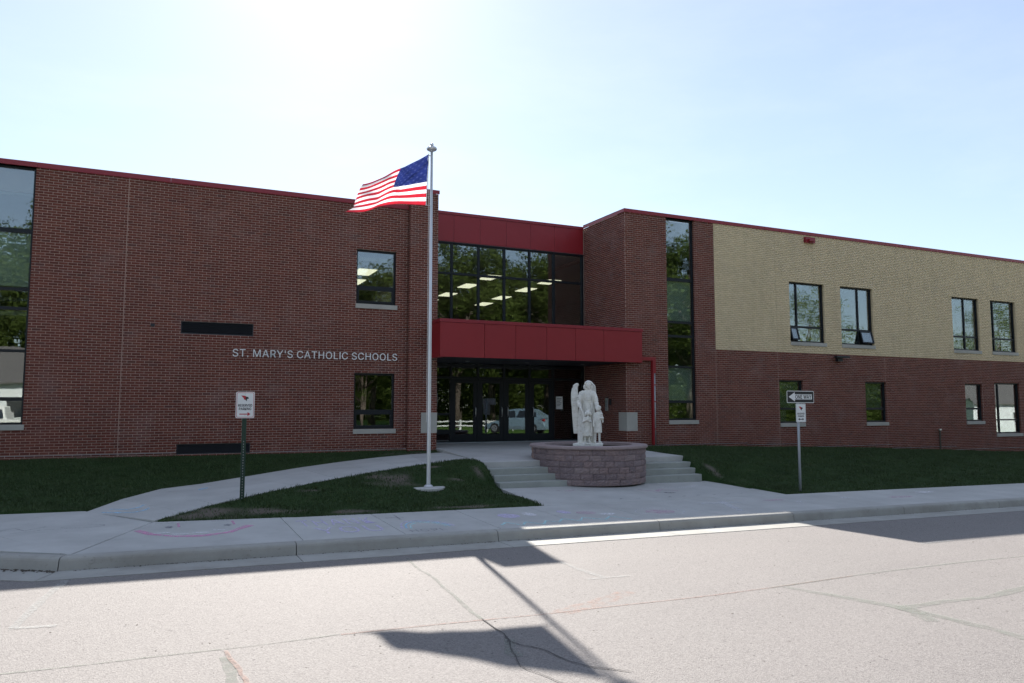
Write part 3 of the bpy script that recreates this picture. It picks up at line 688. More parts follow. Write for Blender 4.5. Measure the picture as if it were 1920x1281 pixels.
# windows
def window(x0, x1, z0, z1, yw, hbars=(), vbars=(), sill=True, fr=0.055, low_sash=None, blinds=(), gm='glass', y_in=0.1, sash_open=None, ztop_ok=True):
    """frame set back y_in behind the wall face yw; panes split by bars; returns the frame"""
    y0 = yw + y_in; y1 = y0 + 0.09; mb = MB()
    mb.box(x0, x0 + fr, y0, y1, z0, z1); mb.box(x1 - fr, x1, y0, y1, z0, z1)
    mb.box(x0 + fr, x1 - fr, y0 + 0.001, y1, z0, z0 + fr); mb.box(x0 + fr, x1 - fr, y0 + 0.001, y1, z1 - fr, z1)
    for a, b in hbars: mb.box(x0 + fr, x1 - fr, y0 + 0.002, y1, a, b)
    zs = [z0 + fr] + [v for ab in sorted(hbars) for v in ab] + [z1 - fr]
    cols = [x0 + fr] + [v for c in vbars for v in (c - 0.03, c + 0.03)] + [x1 - fr]
    for c in vbars:
        for i in range(0, len(zs), 2): mb.box(c - 0.03, c + 0.03, y0 + 0.003, y1, zs[i], zs[i + 1])
    o = mb.build('window', M['frame'], school, bevel=0.004)
    for i in range(0, len(zs), 2):
        for j in range(0, len(cols), 2):
            a, b, c, d = cols[j], cols[j + 1], zs[i], zs[i + 1]
            if sash_open is not None and i == 0 and j == 2 * sash_open:
                # awning sash tilted outwards on its top edge
                t = math.radians(15); pv = Vector((0, y0 + 0.01, d)); s_ = MB(); g_ = MB()
                W = 0.045
                def bx(m, xa, xb, za, zb, ya, yb):
                    k = len(m.v)
                    m.box(xa, xb, ya, yb, za, zb)
                    for q_ in range(k, len(m.v)):
                        X, Y_, Z_ = m.v[q_]; dy, dz = Y_ - pv.y, Z_ - pv.z
                        m.v[q_] = (X, pv.y + dy * math.cos(t) + dz * math.sin(t), pv.z - dy * math.sin(t) + dz * math.cos(t))
                bx(s_, a, a + W, c, d, pv.y - 0.05, pv.y); bx(s_, b - W, b, c, d, pv.y - 0.05, pv.y)
                bx(s_, a + W, b - W, c, c + W, pv.y - 0.049, pv.y); bx(s_, a + W, b - W, d - W, d, pv.y - 0.049, pv.y)
                bx(g_, a + W, b - W, c + W, d - W, pv.y - 0.03, pv.y - 0.022)
                so = s_.build('sash', M['frame'], o, label='open awning sash tilted outwards'); so2 = g_.build('pane', M['glass'], o)
                continue
            if low_sash and i == 0:
                W = 0.05; s_ = MB(); s_.box(a, a + W, y0 - 0.012, y1 - 0.02, c, d); s_.box(b - W, b, y0 - 0.012, y1 - 0.02, c, d)
                s_.box(a + W, b - W, y0 - 0.011, y1 - 0.02, c, c + W); s_.box(a + W, b - W, y0 - 0.011, y1 - 0.02, d - W, d); s_.build('sash', M['frame'], o, bevel=0.003)
                a, b, c, d = a + W, b - W, c + W, d - W
            MB().box(a, b, y0 + 0.04, y0 + 0.048, c, d).build('pane', M[gm], o)
    for a, b in blinds: MB().box(x0 + 0.03, x1 - 0.03, y1 + 0.03, y1 + 0.035, a, b).build('blind', M['blind'], o)
    if sill: MB().box(x0 - 0.01, x1 + 0.035, yw - 0.03, yw + 0.2, z0 - 0.135, z0 - 0.002).build('sill', M['limestone'], o, bevel=0.006)
    return o
TB = ((4.33, 4.44), (2.88, 2.96), (2.40, 2.48), (1.36, 1.43), (0.17, 0.26))
TB = tuple(sorted(TB))
window(*LW[0][:4], 0, TB, blinds=((3.0, 4.42), ))
window(*LW[1], 0, ((3.52, 3.6),), low_sash=True); window(*LW[2], 0, ((-0.14, -0.05),), low_sash=True)
window(*RW_T[:4], -0.99, TB, blinds=((2.92, 4.4), (0.2, 1.4)))
def uw(h, v, so=None): window(*h, -0.99, ((2.98, 3.05),), (v,), sash_open=so)
uw(RU[0], 21.52, 0); uw(RU[1], 24.72, 1); uw(RU[2], 31.05); uw(RU[3], 32.99)
for h in RLo[:3]: window(*h, -0.99, ((-0.06, 0.02),), blinds=((0.0, 1.02),))
window(*RLo[3], -0.99, ((-0.53, -0.47),), (33.05,))
# two white papers behind the first lower window
MB().box(20.55, 20.95, -0.79, -0.785, -0.5, -0.1).build('paper', M['white'], school, label='white paper taped inside the lower window')

# vents with blades
for x0, x1, z0, z1 in VENT:
    o = MB().box(x0, x1, 0.14, 0.15, z0, z1).box(x0, x0 + 0.025, 0.03, 0.14, z0, z1).box(x1 - 0.025, x1, 0.03, 0.14, z0, z1).box(x0 + 0.025, x1 - 0.025, 0.03, 0.14, z1 - 0.02, z1).box(x0 + 0.025, x1 - 0.025, 0.03, 0.14, z0, z0 + 0.02).build('vent', M['louvre'], school)
    k = 6
    for i in range(k):
        z = z0 + 0.03 + i * (z1 - z0 - 0.05) / k
        b = MB(); b.quad((x0 + 0.026, 0.035, z), (x1 - 0.026, 0.035, z), (x1 - 0.026, 0.11, z + 0.045), (x0 + 0.026, 0.11, z + 0.045))
        b.quad((x0 + 0.026, 0.035, z + 0.006), (x0 + 0.026, 0.11, z + 0.051), (x1 - 0.026, 0.11, z + 0.051), (x1 - 0.026, 0.035, z + 0.006))
        b.quad((x0 + 0.026, 0.035, z), (x0 + 0.026, 0.035, z + 0.006), (x1 - 0.026, 0.035, z + 0.006), (x1 - 0.026, 0.035, z)); b.build('blade', M['louvre'], o)

# school name in metal letters
# plain sans-serif capitals drawn as polygons: char -> [advance, x,y pairs, triangles], in thousandths of an em
GLYPH = {"S":[447,[224,-9,188,-7,156,-1,128,9,102,23,81,40,64,60,51,83,42,109,38,137,104,137,108,118,114,102,123,88,136,76,150,66,166,59,185,53,204,50,224,49,246,50,267,54,286,60,303,69,317,79,329,92,338,106,344,122,346,139,344,154,340,168,332,179,322,189,310,197,296,205,280,211,263,217,245,222,184,239,145,253,112,269,86,289,67,313,56,341,52,372,54,400,62,425,75,448,92,468,113,484,138,498,165,508,195,514,227,516,259,514,289,508,316,498,340,484,360,468,377,449,390,427,398,403,401,378,337,378,332,402,320,421,302,437,280,449,254,456,225,459,204,457,185,454,167,448,152,440,139,430,129,418,121,405,117,391,115,376,117,359,122,345,131,334,142,324,155,315,169,308,184,302,198,297,212,293,264,279,279,275,295,270,312,264,328,256,344,248,359,238,372,226,384,213,395,198,402,180,407,161,408,139,406,112,399,87,386,64,370,43,349,25,323,11,294,0,261,-7],[52,54,53,51,54,52,51,55,54,50,55,51,50,56,55,49,56,50,49,57,56,48,57,49,48,58,57,48,59,58,47,70,48,70,69,48,69,59,48,68,59,69,47,71,70,67,59,68,47,72,71,66,59,67,66,60,59,46,72,47,46,73,72,46,74,73,65,60,66,46,75,74,65,61,60,45,75,46,64,61,65,45,76,75,45,77,76,64,62,61,63,62,64,44,77,45,44,78,77,44,79,78,43,79,44,43,80,79,43,81,80,42,81,43,42,82,81,42,83,82,42,84,83,41,84,42,41,85,84,41,86,85,41,87,86,41,88,87,40,88,41,40,89,88,40,90,89,40,91,90,39,91,40,39,92,91,39,93,92,38,93,39,38,94,93,37,94,38,37,95,94,37,96,95,36,96,37,35,96,36,35,97,96,34,97,35,33,97,34,33,98,97,32,98,33,31,98,32,31,99,98,30,99,31,29,99,30,29,100,99,28,100,29,27,100,28,27,101,100,8,10,9,8,11,10,26,101,27,8,12,11,26,102,101,7,12,8,25,102,26,7,13,12,24,102,25,7,14,13,24,103,102,6,14,7,23,103,24,6,15,14,22,103,23,6,16,15,22,104,103,21,104,22,5,16,6,5,17,16,20,104,21,5,18,17,19,104,20,5,19,18,5,104,19,5,105,104,4,105,5,4,106,105,3,106,4,3,107,106,2,107,3,2,108,107,1,108,2,1,0,108]],"T":[449,[32,452,32,509,417,509,417,452,257,452,257,0,193,0,193,452],[0,2,1,0,3,2,7,3,0,6,4,7,4,3,7,6,5,4]],"M":[628,[60,0,60,509,152,509,277,187,280,179,284,170,287,159,291,147,295,135,299,123,303,110,307,97,311,84,315,71,319,60,322,49,307,49,311,59,314,71,318,83,322,95,326,108,330,121,334,134,338,146,342,158,346,169,349,179,352,187,476,509,568,509,568,0,504,0,504,291,504,302,504,314,504,327,505,340,505,354,505,369,505,383,506,398,506,413,506,428,507,443,507,457,513,457,508,441,503,425,498,409,492,393,487,378,482,363,477,348,472,335,467,322,463,310,459,300,456,291,342,0,286,0,170,291,167,300,163,310,159,321,155,333,150,347,145,361,140,376,134,392,129,408,124,424,118,441,112,457,119,457,119,444,120,430,120,416,120,401,121,386,121,372,121,357,121,342,122,328,122,315,122,302,122,291,122,0],[0,73,1,73,2,1,73,74,2,74,3,2,28,45,29,45,30,29,45,46,30,46,31,30,0,72,73,75,3,74,28,44,45,47,31,46,76,3,75,28,48,44,48,43,44,48,43,47,43,31,47,0,76,72,76,71,72,0,77,76,71,3,76,42,31,43,28,49,48,70,3,71,0,78,77,41,31,42,28,50,49,69,3,70,0,79,78,40,31,41,28,51,50,68,3,69,0,80,79,39,31,40,28,52,51,67,3,68,0,81,80,38,31,39,28,53,52,66,3,67,0,82,81,37,31,38,28,54,53,65,3,66,0,83,82,36,31,37,28,55,54,64,3,65,0,84,83,35,31,36,28,56,55,63,3,64,0,85,84,34,31,35,28,57,56,62,3,63,0,86,85,33,31,34,28,58,57,61,3,62,0,87,86,60,3,61,28,59,58,32,31,33,60,4,3,27,59,28,60,5,4,26,59,27,60,6,5,25,59,26,60,7,6,24,59,25,60,8,7,23,59,24,60,9,8,22,59,23,60,10,9,21,59,22,60,11,10,20,59,21,60,12,11,19,59,20,60,18,12,18,13,12,18,13,19,13,59,19,14,59,13,60,17,18,15,59,14,60,16,17,60,15,16,60,59,15]],"A":[480,[16,0,201,509,276,509,463,0,395,0,287,302,280,323,272,346,264,372,255,402,244,438,232,478,245,478,233,437,222,402,213,371,204,345,197,322,191,302,85,0,110,142,110,199,370,199,370,142],[0,11,1,11,2,1,11,12,2,12,3,2,0,21,11,21,13,11,13,10,11,13,10,12,10,22,12,22,3,12,9,22,10,21,14,13,8,22,9,21,15,14,7,22,8,21,16,15,6,22,7,21,17,16,5,22,6,21,18,17,21,20,18,20,19,18,4,23,5,23,22,5,0,20,21,20,22,21,20,23,22,23,3,22,0,19,20,4,3,23]],"R":[449,[60,0,60,509,236,509,273,506,305,500,333,489,356,473,376,455,390,433,401,408,407,381,409,352,407,323,401,296,390,271,376,250,356,232,333,217,305,206,273,200,236,198,96,198,96,255,234,255,258,256,280,260,298,267,313,276,325,287,334,300,340,316,344,333,345,352,344,371,340,389,334,405,325,419,313,430,298,440,279,446,258,451,233,452,125,452,125,0,353,0,230,229,303,229,428,0],[0,22,1,22,42,1,42,2,1,42,3,2,42,4,3,42,5,4,42,6,5,42,7,6,42,41,7,41,40,7,40,8,7,22,43,42,39,8,40,38,8,39,37,8,38,37,9,8,36,9,37,35,9,36,35,10,9,34,10,35,33,10,34,33,11,10,32,11,33,31,11,32,31,12,11,30,12,31,30,13,12,29,13,30,28,13,29,28,14,13,27,14,28,26,14,27,26,15,14,25,15,26,24,15,25,23,15,24,0,21,22,43,23,22,43,45,23,45,15,23,45,16,15,45,46,16,46,17,16,43,20,45,20,44,45,47,17,46,18,47,17,19,47,18,20,47,19,0,20,21,0,43,20,44,47,20]],"Y":[472,[203,0,203,208,16,509,91,509,192,344,203,327,213,309,222,292,231,274,240,254,250,230,224,230,233,254,242,275,251,293,260,310,270,327,280,344,381,509,455,509,268,208,268,0],[1,3,2,1,4,3,17,19,18,17,20,19,1,5,4,16,20,17,15,20,16,1,6,5,14,20,15,1,7,6,13,20,14,1,8,7,12,9,13,9,20,13,1,12,8,12,9,8,1,11,12,10,20,9,1,10,11,1,20,10,0,20,1,0,21,20]],"C":[510,[267,-7,225,-3,186,7,150,25,119,49,92,79,70,115,53,157,44,203,40,254,44,305,53,352,70,393,92,429,119,459,150,484,186,501,225,512,267,516,293,514,317,511,340,504,362,496,383,485,402,471,419,456,435,438,448,418,459,397,467,373,473,348,408,348,404,365,397,380,389,395,380,407,369,418,357,428,344,437,330,444,315,449,300,453,284,455,267,456,237,453,209,445,184,432,161,414,141,391,125,364,113,332,106,295,103,254,106,213,113,177,125,145,141,117,161,94,184,76,210,63,237,56,267,53,284,54,300,56,315,60,330,65,344,72,357,81,369,90,380,102,389,114,397,128,404,144,408,160,473,160,467,135,459,112,448,91,435,71,420,53,402,38,383,24,363,13,341,5,317,-2,293,-6],[17,19,18,17,20,19,16,20,17,16,21,20,16,22,21,15,22,16,15,23,22,15,24,23,14,24,15,14,25,24,13,44,14,44,43,14,43,25,14,42,25,43,42,26,25,41,26,42,13,45,44,40,26,41,39,26,40,13,46,45,38,26,39,38,27,26,37,27,38,13,47,46,12,47,13,36,27,37,35,27,36,35,28,27,12,48,47,34,28,35,34,29,28,33,29,34,11,48,12,11,49,48,32,29,33,32,30,29,31,30,32,11,50,49,10,50,11,10,51,50,9,51,10,9,52,51,8,52,9,8,53,52,8,54,53,7,54,8,7,55,54,72,74,73,72,75,74,6,55,7,6,56,55,71,75,72,71,76,75,70,76,71,6,57,56,5,57,6,69,76,70,69,77,76,68,77,69,5,58,57,68,78,77,67,78,68,66,78,67,4,58,5,4,59,58,65,78,66,65,79,78,64,79,65,4,60,59,63,79,64,62,79,63,4,61,60,61,79,62,61,80,79,4,80,61,3,80,4,3,81,80,2,81,3,2,82,81,2,83,82,1,83,2,1,84,83,1,85,84,0,85,1]],"H":[517,[60,0,60,509,125,509,125,289,392,289,392,509,457,509,457,0,392,0,392,232,125,232,125,0],[0,2,1,0,3,2,4,6,5,4,7,6,0,10,3,10,4,3,10,9,4,9,7,4,0,11,10,8,7,9]],"O":[533,[267,-7,225,-3,186,7,150,25,119,49,92,79,70,115,53,157,44,203,40,254,44,305,53,352,70,393,92,429,119,459,150,484,186,501,225,512,267,516,309,512,348,501,384,484,415,459,442,429,464,393,480,352,490,305,493,254,490,203,480,157,464,115,442,79,415,49,384,25,348,7,309,-3,267,53,296,55,324,63,349,76,372,94,392,116,408,144,420,176,428,213,430,254,428,295,420,332,408,365,392,392,372,415,349,433,324,446,296,453,267,456,237,453,210,445,184,433,161,415,142,392,125,364,113,332,106,295,103,254,106,213,113,176,125,144,142,117,161,94,184,76,210,63,237,55],[17,19,18,16,19,17,16,20,19,15,20,16,15,21,20,14,21,15,14,22,21,13,55,14,55,54,14,54,22,14,54,53,22,53,23,22,52,23,53,13,56,55,51,23,52,13,57,56,50,23,51,13,58,57,50,24,23,12,58,13,49,24,50,12,59,58,11,59,12,49,25,24,48,25,49,11,60,59,47,25,48,11,61,60,10,61,11,47,26,25,46,26,47,10,62,61,9,62,10,46,27,26,45,27,46,9,63,62,8,63,9,8,64,63,44,27,45,44,28,27,8,65,64,43,28,44,7,65,8,43,29,28,7,66,65,42,29,43,6,66,7,42,30,29,6,67,66,41,30,42,6,68,67,40,30,41,5,68,6,40,31,30,5,69,68,39,31,40,39,32,31,4,69,5,4,70,69,38,32,39,4,71,70,37,32,38,4,36,71,36,32,37,4,32,36,4,33,32,3,33,4,2,33,3,2,34,33,1,34,2,1,35,34,1,0,35]],"L":[393,[60,0,60,509,125,509,125,57,361,57,361,0],[0,2,1,0,3,2,0,4,3,0,5,4]],"I":[187,[60,0,60,509,127,509,127,0],[0,2,1,0,3,2]],"G":[520,[269,-7,225,-3,185,7,149,25,118,49,91,79,69,116,53,157,43,203,40,254,43,305,53,352,69,393,91,429,117,459,149,484,184,501,223,512,265,516,291,514,316,510,340,504,363,494,384,483,403,469,421,453,436,436,449,416,460,395,468,373,474,349,408,349,402,365,395,379,387,393,378,406,368,417,356,427,344,436,330,443,315,448,300,453,283,455,265,456,236,453,209,445,183,432,160,414,141,392,125,364,113,332,106,295,103,254,106,213,113,177,125,145,141,117,161,95,184,76,210,63,238,56,269,53,296,55,322,61,345,71,365,85,382,102,396,123,407,147,413,173,415,202,434,199,283,199,283,256,478,256,478,200,475,160,466,124,451,91,431,62,406,38,377,19,344,5,308,-4],[17,19,18,17,20,19,16,20,17,16,21,20,16,22,21,15,22,16,15,23,22,14,23,15,14,24,23,14,25,24,13,44,14,44,43,14,43,25,14,42,25,43,41,25,42,41,26,25,13,45,44,40,26,41,39,26,40,13,46,45,38,26,39,38,27,26,37,27,38,13,47,46,12,47,13,36,27,37,35,27,36,35,28,27,12,48,47,34,28,35,34,29,28,11,48,12,33,29,34,11,49,48,32,29,33,32,30,29,31,30,32,11,50,49,10,50,11,10,51,50,9,51,10,9,52,51,72,74,73,72,70,74,70,75,74,8,52,9,8,53,52,8,54,53,7,54,8,72,69,70,71,75,70,71,76,75,69,71,72,69,76,71,7,55,54,68,76,69,68,77,76,6,55,7,67,77,68,6,56,55,67,78,77,66,78,67,6,57,56,5,57,6,65,78,66,5,58,57,65,79,78,64,79,65,4,58,5,4,59,58,63,79,64,4,60,59,63,80,79,62,80,63,4,61,60,61,80,62,4,80,61,3,80,4,3,81,80,2,81,3,2,82,81,1,82,2,1,83,82,0,83,1]],"N":[523,[60,0,60,509,136,509,343,183,349,174,355,163,363,151,371,137,379,122,388,107,396,90,405,73,414,55,405,54,403,72,402,90,401,108,400,126,399,142,399,157,399,171,399,184,399,195,399,509,463,509,463,0,387,0,202,290,194,303,186,317,177,331,168,346,159,363,148,381,136,402,123,425,108,452,119,454,120,429,121,406,122,384,123,363,124,345,124,328,125,313,125,301,125,291,125,0],[0,36,1,36,2,1,36,37,2,37,3,2,22,24,23,22,25,24,38,3,37,0,38,36,38,35,36,0,39,38,35,3,38,34,3,35,0,40,39,33,3,34,0,41,40,32,3,33,0,42,41,31,3,32,30,3,31,0,43,42,29,3,30,0,44,43,28,3,29,0,45,44,27,3,28,0,46,45,0,47,46,26,3,27,21,25,22,20,25,21,26,4,3,26,5,4,19,25,20,26,6,5,18,25,19,26,7,6,17,25,18,26,8,7,16,25,17,26,9,8,15,25,16,26,10,9,14,11,15,11,25,15,26,14,10,14,11,10,12,25,11,26,13,14,13,25,12,26,25,13]],"E":[419,[60,0,60,509,372,509,372,452,125,452,125,286,355,286,355,229,125,229,125,57,375,57,375,0],[0,4,1,4,2,1,4,3,2,0,5,4,0,8,5,8,6,5,8,7,6,0,9,8,0,10,9,0,11,10]],"W":[686,[155,0,16,509,82,509,163,196,167,179,172,162,175,145,179,128,183,111,187,94,190,76,194,58,197,40,189,40,193,58,196,76,200,94,203,111,207,128,211,145,215,162,220,179,224,196,306,509,380,509,462,196,466,179,470,162,474,145,478,128,482,111,486,94,490,76,494,58,497,40,488,40,492,58,495,76,499,94,503,111,506,128,510,145,515,162,519,179,523,196,603,509,670,509,530,0,455,0,368,323,362,345,357,368,351,391,346,417,341,445,336,475,350,475,345,446,340,420,335,395,330,371,324,347,318,323,230,0],[0,2,1,0,3,2,22,55,23,55,24,23,55,56,24,56,25,24,44,46,45,44,47,46,22,54,55,57,25,56,58,53,57,53,25,57,22,58,54,58,53,54,22,59,58,52,25,53,22,60,59,51,25,52,22,61,60,50,25,51,22,62,61,49,25,50,22,63,62,48,25,49,0,4,3,21,63,22,48,26,25,43,47,44,0,5,4,20,63,21,48,27,26,42,47,43,0,6,5,19,63,20,48,28,27,41,47,42,0,7,6,18,63,19,48,29,28,40,47,41,0,8,7,17,63,18,48,30,29,39,47,40,0,9,8,16,63,17,48,31,30,38,47,39,0,10,9,15,63,16,48,32,31,37,47,38,0,14,10,14,11,10,48,36,32,36,33,32,14,11,15,11,63,15,36,33,37,33,47,37,12,63,11,34,47,33,0,13,14,48,35,36,0,12,13,0,63,12,48,34,35,48,47,34]],"V":[480,[204,0,16,509,84,509,192,206,199,187,207,164,215,137,225,106,236,71,248,31,235,31,247,71,257,107,267,138,276,165,283,187,290,206,395,509,463,509,278,0],[0,2,1,0,3,2,16,18,17,16,19,18,0,4,3,15,19,16,14,19,15,0,5,4,13,19,14,0,6,5,12,19,13,0,7,6,11,19,12,0,8,7,10,9,11,9,19,11,0,9,8,0,19,9]],"D":[502,[219,0,96,0,96,57,215,57,254,60,288,68,318,81,343,99,363,122,379,149,390,181,397,216,399,255,397,294,390,329,379,361,364,388,344,410,320,428,291,441,258,449,221,452,93,452,93,509,225,509,273,505,315,495,353,478,385,455,412,426,433,391,449,351,458,306,462,255,458,205,449,159,433,119,411,83,384,54,351,31,312,14,268,3,125,509,125,0,60,0,60,509],[44,23,45,23,42,45,44,22,23,42,24,23,43,24,42,43,21,24,21,25,24,21,26,25,21,27,26,21,28,27,21,20,28,20,29,28,44,21,22,44,2,21,2,43,21,19,29,20,18,29,19,17,29,18,17,30,29,16,30,17,16,31,30,15,31,16,14,31,15,14,32,31,13,32,14,13,33,32,12,33,13,11,33,12,11,34,33,10,34,11,10,35,34,9,35,10,9,36,35,8,36,9,7,36,8,7,37,36,6,37,7,6,38,37,5,38,6,4,38,5,3,38,4,44,1,2,43,3,2,43,38,3,43,39,38,43,40,39,43,41,40,43,0,41,1,43,44,43,0,1]],"P":[445,[60,0,60,509,235,509,272,506,305,499,332,487,356,471,375,452,390,430,400,404,407,377,409,348,407,318,400,291,390,265,375,243,356,223,332,207,305,195,272,188,235,186,109,186,109,242,233,242,257,244,279,248,297,256,312,266,324,279,333,294,339,310,343,328,344,348,343,367,339,385,333,402,324,416,312,428,297,439,279,446,257,451,232,452,125,452,125,0],[0,42,1,42,2,1,42,3,2,42,4,3,42,5,4,42,6,5,42,7,6,42,41,7,41,40,7,40,8,7,0,22,42,22,43,42,39,8,40,38,8,39,37,8,38,37,9,8,36,9,37,35,9,36,35,10,9,34,10,35,33,10,34,33,11,10,32,11,33,31,11,32,31,12,11,30,12,31,30,13,12,29,13,30,28,13,29,28,14,13,27,14,28,26,14,27,26,15,14,25,15,26,24,15,25,23,15,24,23,16,15,0,21,22,43,23,22,43,20,23,20,16,23,20,17,16,20,18,17,20,19,18,0,20,21,0,43,20]],"K":[467,[104,145,104,216,116,231,128,246,139,261,151,275,162,289,174,303,187,317,199,331,212,344,364,509,448,509,231,276,228,276,60,0,60,509,125,509,125,334,124,225,125,193,125,0,372,0,188,259,228,309,449,0],[15,17,16,15,18,17,10,12,11,10,24,12,24,13,12,9,24,10,15,1,18,1,2,18,2,19,18,8,24,9,7,24,8,7,23,24,13,25,24,6,23,7,5,23,6,0,13,14,0,25,13,4,23,5,3,23,4,3,22,23,2,19,3,19,22,3,20,22,19,15,0,1,21,22,20,15,25,0,21,25,15,22,25,21]],"U":[517,[259,-8,220,-6,186,2,154,15,126,33,103,55,85,80,71,108,63,140,60,173,60,509,124,509,124,178,126,155,132,133,141,113,153,95,169,80,187,68,208,59,232,53,259,52,285,53,309,59,331,68,349,80,364,95,377,113,385,133,391,155,393,178,393,509,457,509,457,173,454,140,446,108,433,80,414,55,391,33,363,15,332,2,297,-6],[9,11,10,9,12,11,30,32,31,30,33,32,9,13,12,29,33,30,8,13,9,29,34,33,8,14,13,28,34,29,7,14,8,28,35,34,27,35,28,7,15,14,7,16,15,26,35,27,6,16,7,26,36,35,6,17,16,25,36,26,6,18,17,24,36,25,5,18,6,24,37,36,5,19,18,23,37,24,5,20,19,22,37,23,22,38,37,4,20,5,4,21,20,21,38,22,4,38,21,3,38,4,3,39,38,2,39,3,2,40,39,1,40,2,1,41,40,0,41,1]],"'":[206,[78,318,70,509,136,509,128,318],[0,2,1,0,3,2]],".":[188,[95,-4,83,-3,73,1,63,9,55,18,51,29,50,41,51,53,55,64,63,73,73,81,83,85,95,87,107,85,118,81,128,73,135,64,140,53,141,41,140,29,135,18,128,9,118,1,107,-3],[11,13,12,10,13,11,10,14,13,10,15,14,9,15,10,8,15,9,8,16,15,7,16,8,7,17,16,6,17,7,6,18,17,5,18,6,5,19,18,4,19,5,4,20,19,3,20,4,3,21,20,2,21,3,2,22,21,1,22,2,1,23,22,0,23,1]]," ":[188,[],[]]}
def layout(body, spacing=1.0):
    """list of (char, [(x, y)...], [(i, j, k)...]) on one line"""
    out = []; x = 0.0
    for ch in body:
        adv, xy, tr = GLYPH[ch]
        if xy: out.append((ch, [(x + xy[i] / 1000, xy[i + 1] / 1000) for i in range(0, len(xy), 2)], [tuple(tr[i:i + 3]) for i in range(0, len(tr), 3)]))
        x += adv / 1000 * spacing
    return out
def fit_glyphs(body, x0, x1, z0, z1, spacing=1.0):
    L = layout(body, spacing); ax = [p[0] for g_ in L for p in g_[1]]; ay = [0.0, 0.509]
    fx = lambda x: x0 + (x - min(ax)) / (max(ax) - min(ax)) * (x1 - x0); fz = lambda y: z0 + y / 0.509 * (z1 - z0)
    return [(c, [(fx(x), fz(y)) for x, y in P], T) for c, P, T in L]
def fit_text(body, x0, x1, z0, z1, extrude=0.0, spacing=1.0):
    V = []; Fs = []
    for c, P, T in fit_glyphs(body, x0, x1, z0, z1, spacing):
        n_ = len(V); V += [(x, z, 0) for x, z in P]; Fs += [(n_ + a, n_ + c_, n_ + b) for a, b, c_ in T]
    return V, Fs
def solid_glyph(P, T, yf, yb):
    """letter standing off the wall: front at yf, back at yb"""
    m = MB(); n_ = len(P); m.v = [(x, yf, z) for x, z in P] + [(x, yb, z) for x, z in P]; ed = {}
    for a, b, c_ in T:
        m.f.append((a, c_, b)); m.f.append((a + n_, b + n_, c_ + n_))
        for e0, e1 in ((a, b), (b, c_), (c_, a)):
            k = (min(e0, e1), max(e0, e1)); ed[k] = None if k in ed else (e0, e1)
    for k, v in ed.items():
        if v: m.f.append((v[0], v[1], v[1] + n_, v[0] + n_))
    return m
for c, P, T in fit_glyphs("ST. MARY'S CATHOLIC SCHOOLS", 1.84, 6.44, 1.395, 1.598, 1.06):
    solid_glyph(P, T, -0.05, -0.022).build('letter', M['letter'], school)

# recess: fascia, window wall, canopy, doors
YD = 1.69
fx = [7.62, 8.86, 9.81, 10.80, 11.74, 12.69, 13.87]
for a, b in zip(fx[:-1], fx[1:]): MB().box(a + 0.006, b - 0.006, YD + 0.005, YD + 0.1, 5.56, 6.46).build('fascia_panel', M['red'], school, bevel=0.004)
MB().box(7.62, 13.87, YD + 0.02, YD + 0.2, 5.53, 6.5).build('fascia_backing', M['seam'], school)
MB().box(7.64, 13.87, YD - 0.02, YD + 0.3, 6.465, 6.56).build('coping', M['redtrim'], school)
MB().box(7.64, 13.87, YD - 0.03, YD + 0.12, 5.5, 5.529).build('head_flashing', M['frame'], school)
def glazing(cols, rows, name, gm, fr=0.06, skip=()):
    y0 = YD; mb = MB()
    for c in cols: mb.box(c - fr / 2, c + fr / 2, y0, y0 + 0.12, rows[0], rows[-1])
    for r in rows:
        for a, b in zip(cols[:-1], cols[1:]): mb.box(a + fr / 2, b - fr / 2, y0 + 0.002, y0 + 0.12, max(rows[0], r - fr / 2), min(rows[-1], r + fr / 2))
    o = mb.build(name, M['frame'], school, bevel=0.004)
    for i, (a, b) in enumerate(zip(cols[:-1], cols[1:])):
        for j, (c, d) in enumerate(zip(rows[:-1], rows[1:])):
            if (i, j) in skip: continue
            MB().box(a + fr / 2, b - fr / 2, y0 + 0.05, y0 + 0.058, c + fr / 2, d - fr / 2).build('pane', M[gm], o)
    return o
mx = [7.69, 8.80, 9.77, 10.73, 11.70, 12.66, 13.82]
glazing(mx, [2.9, 4.475, 5.5], 'window_wall', 'glass', 0.075)
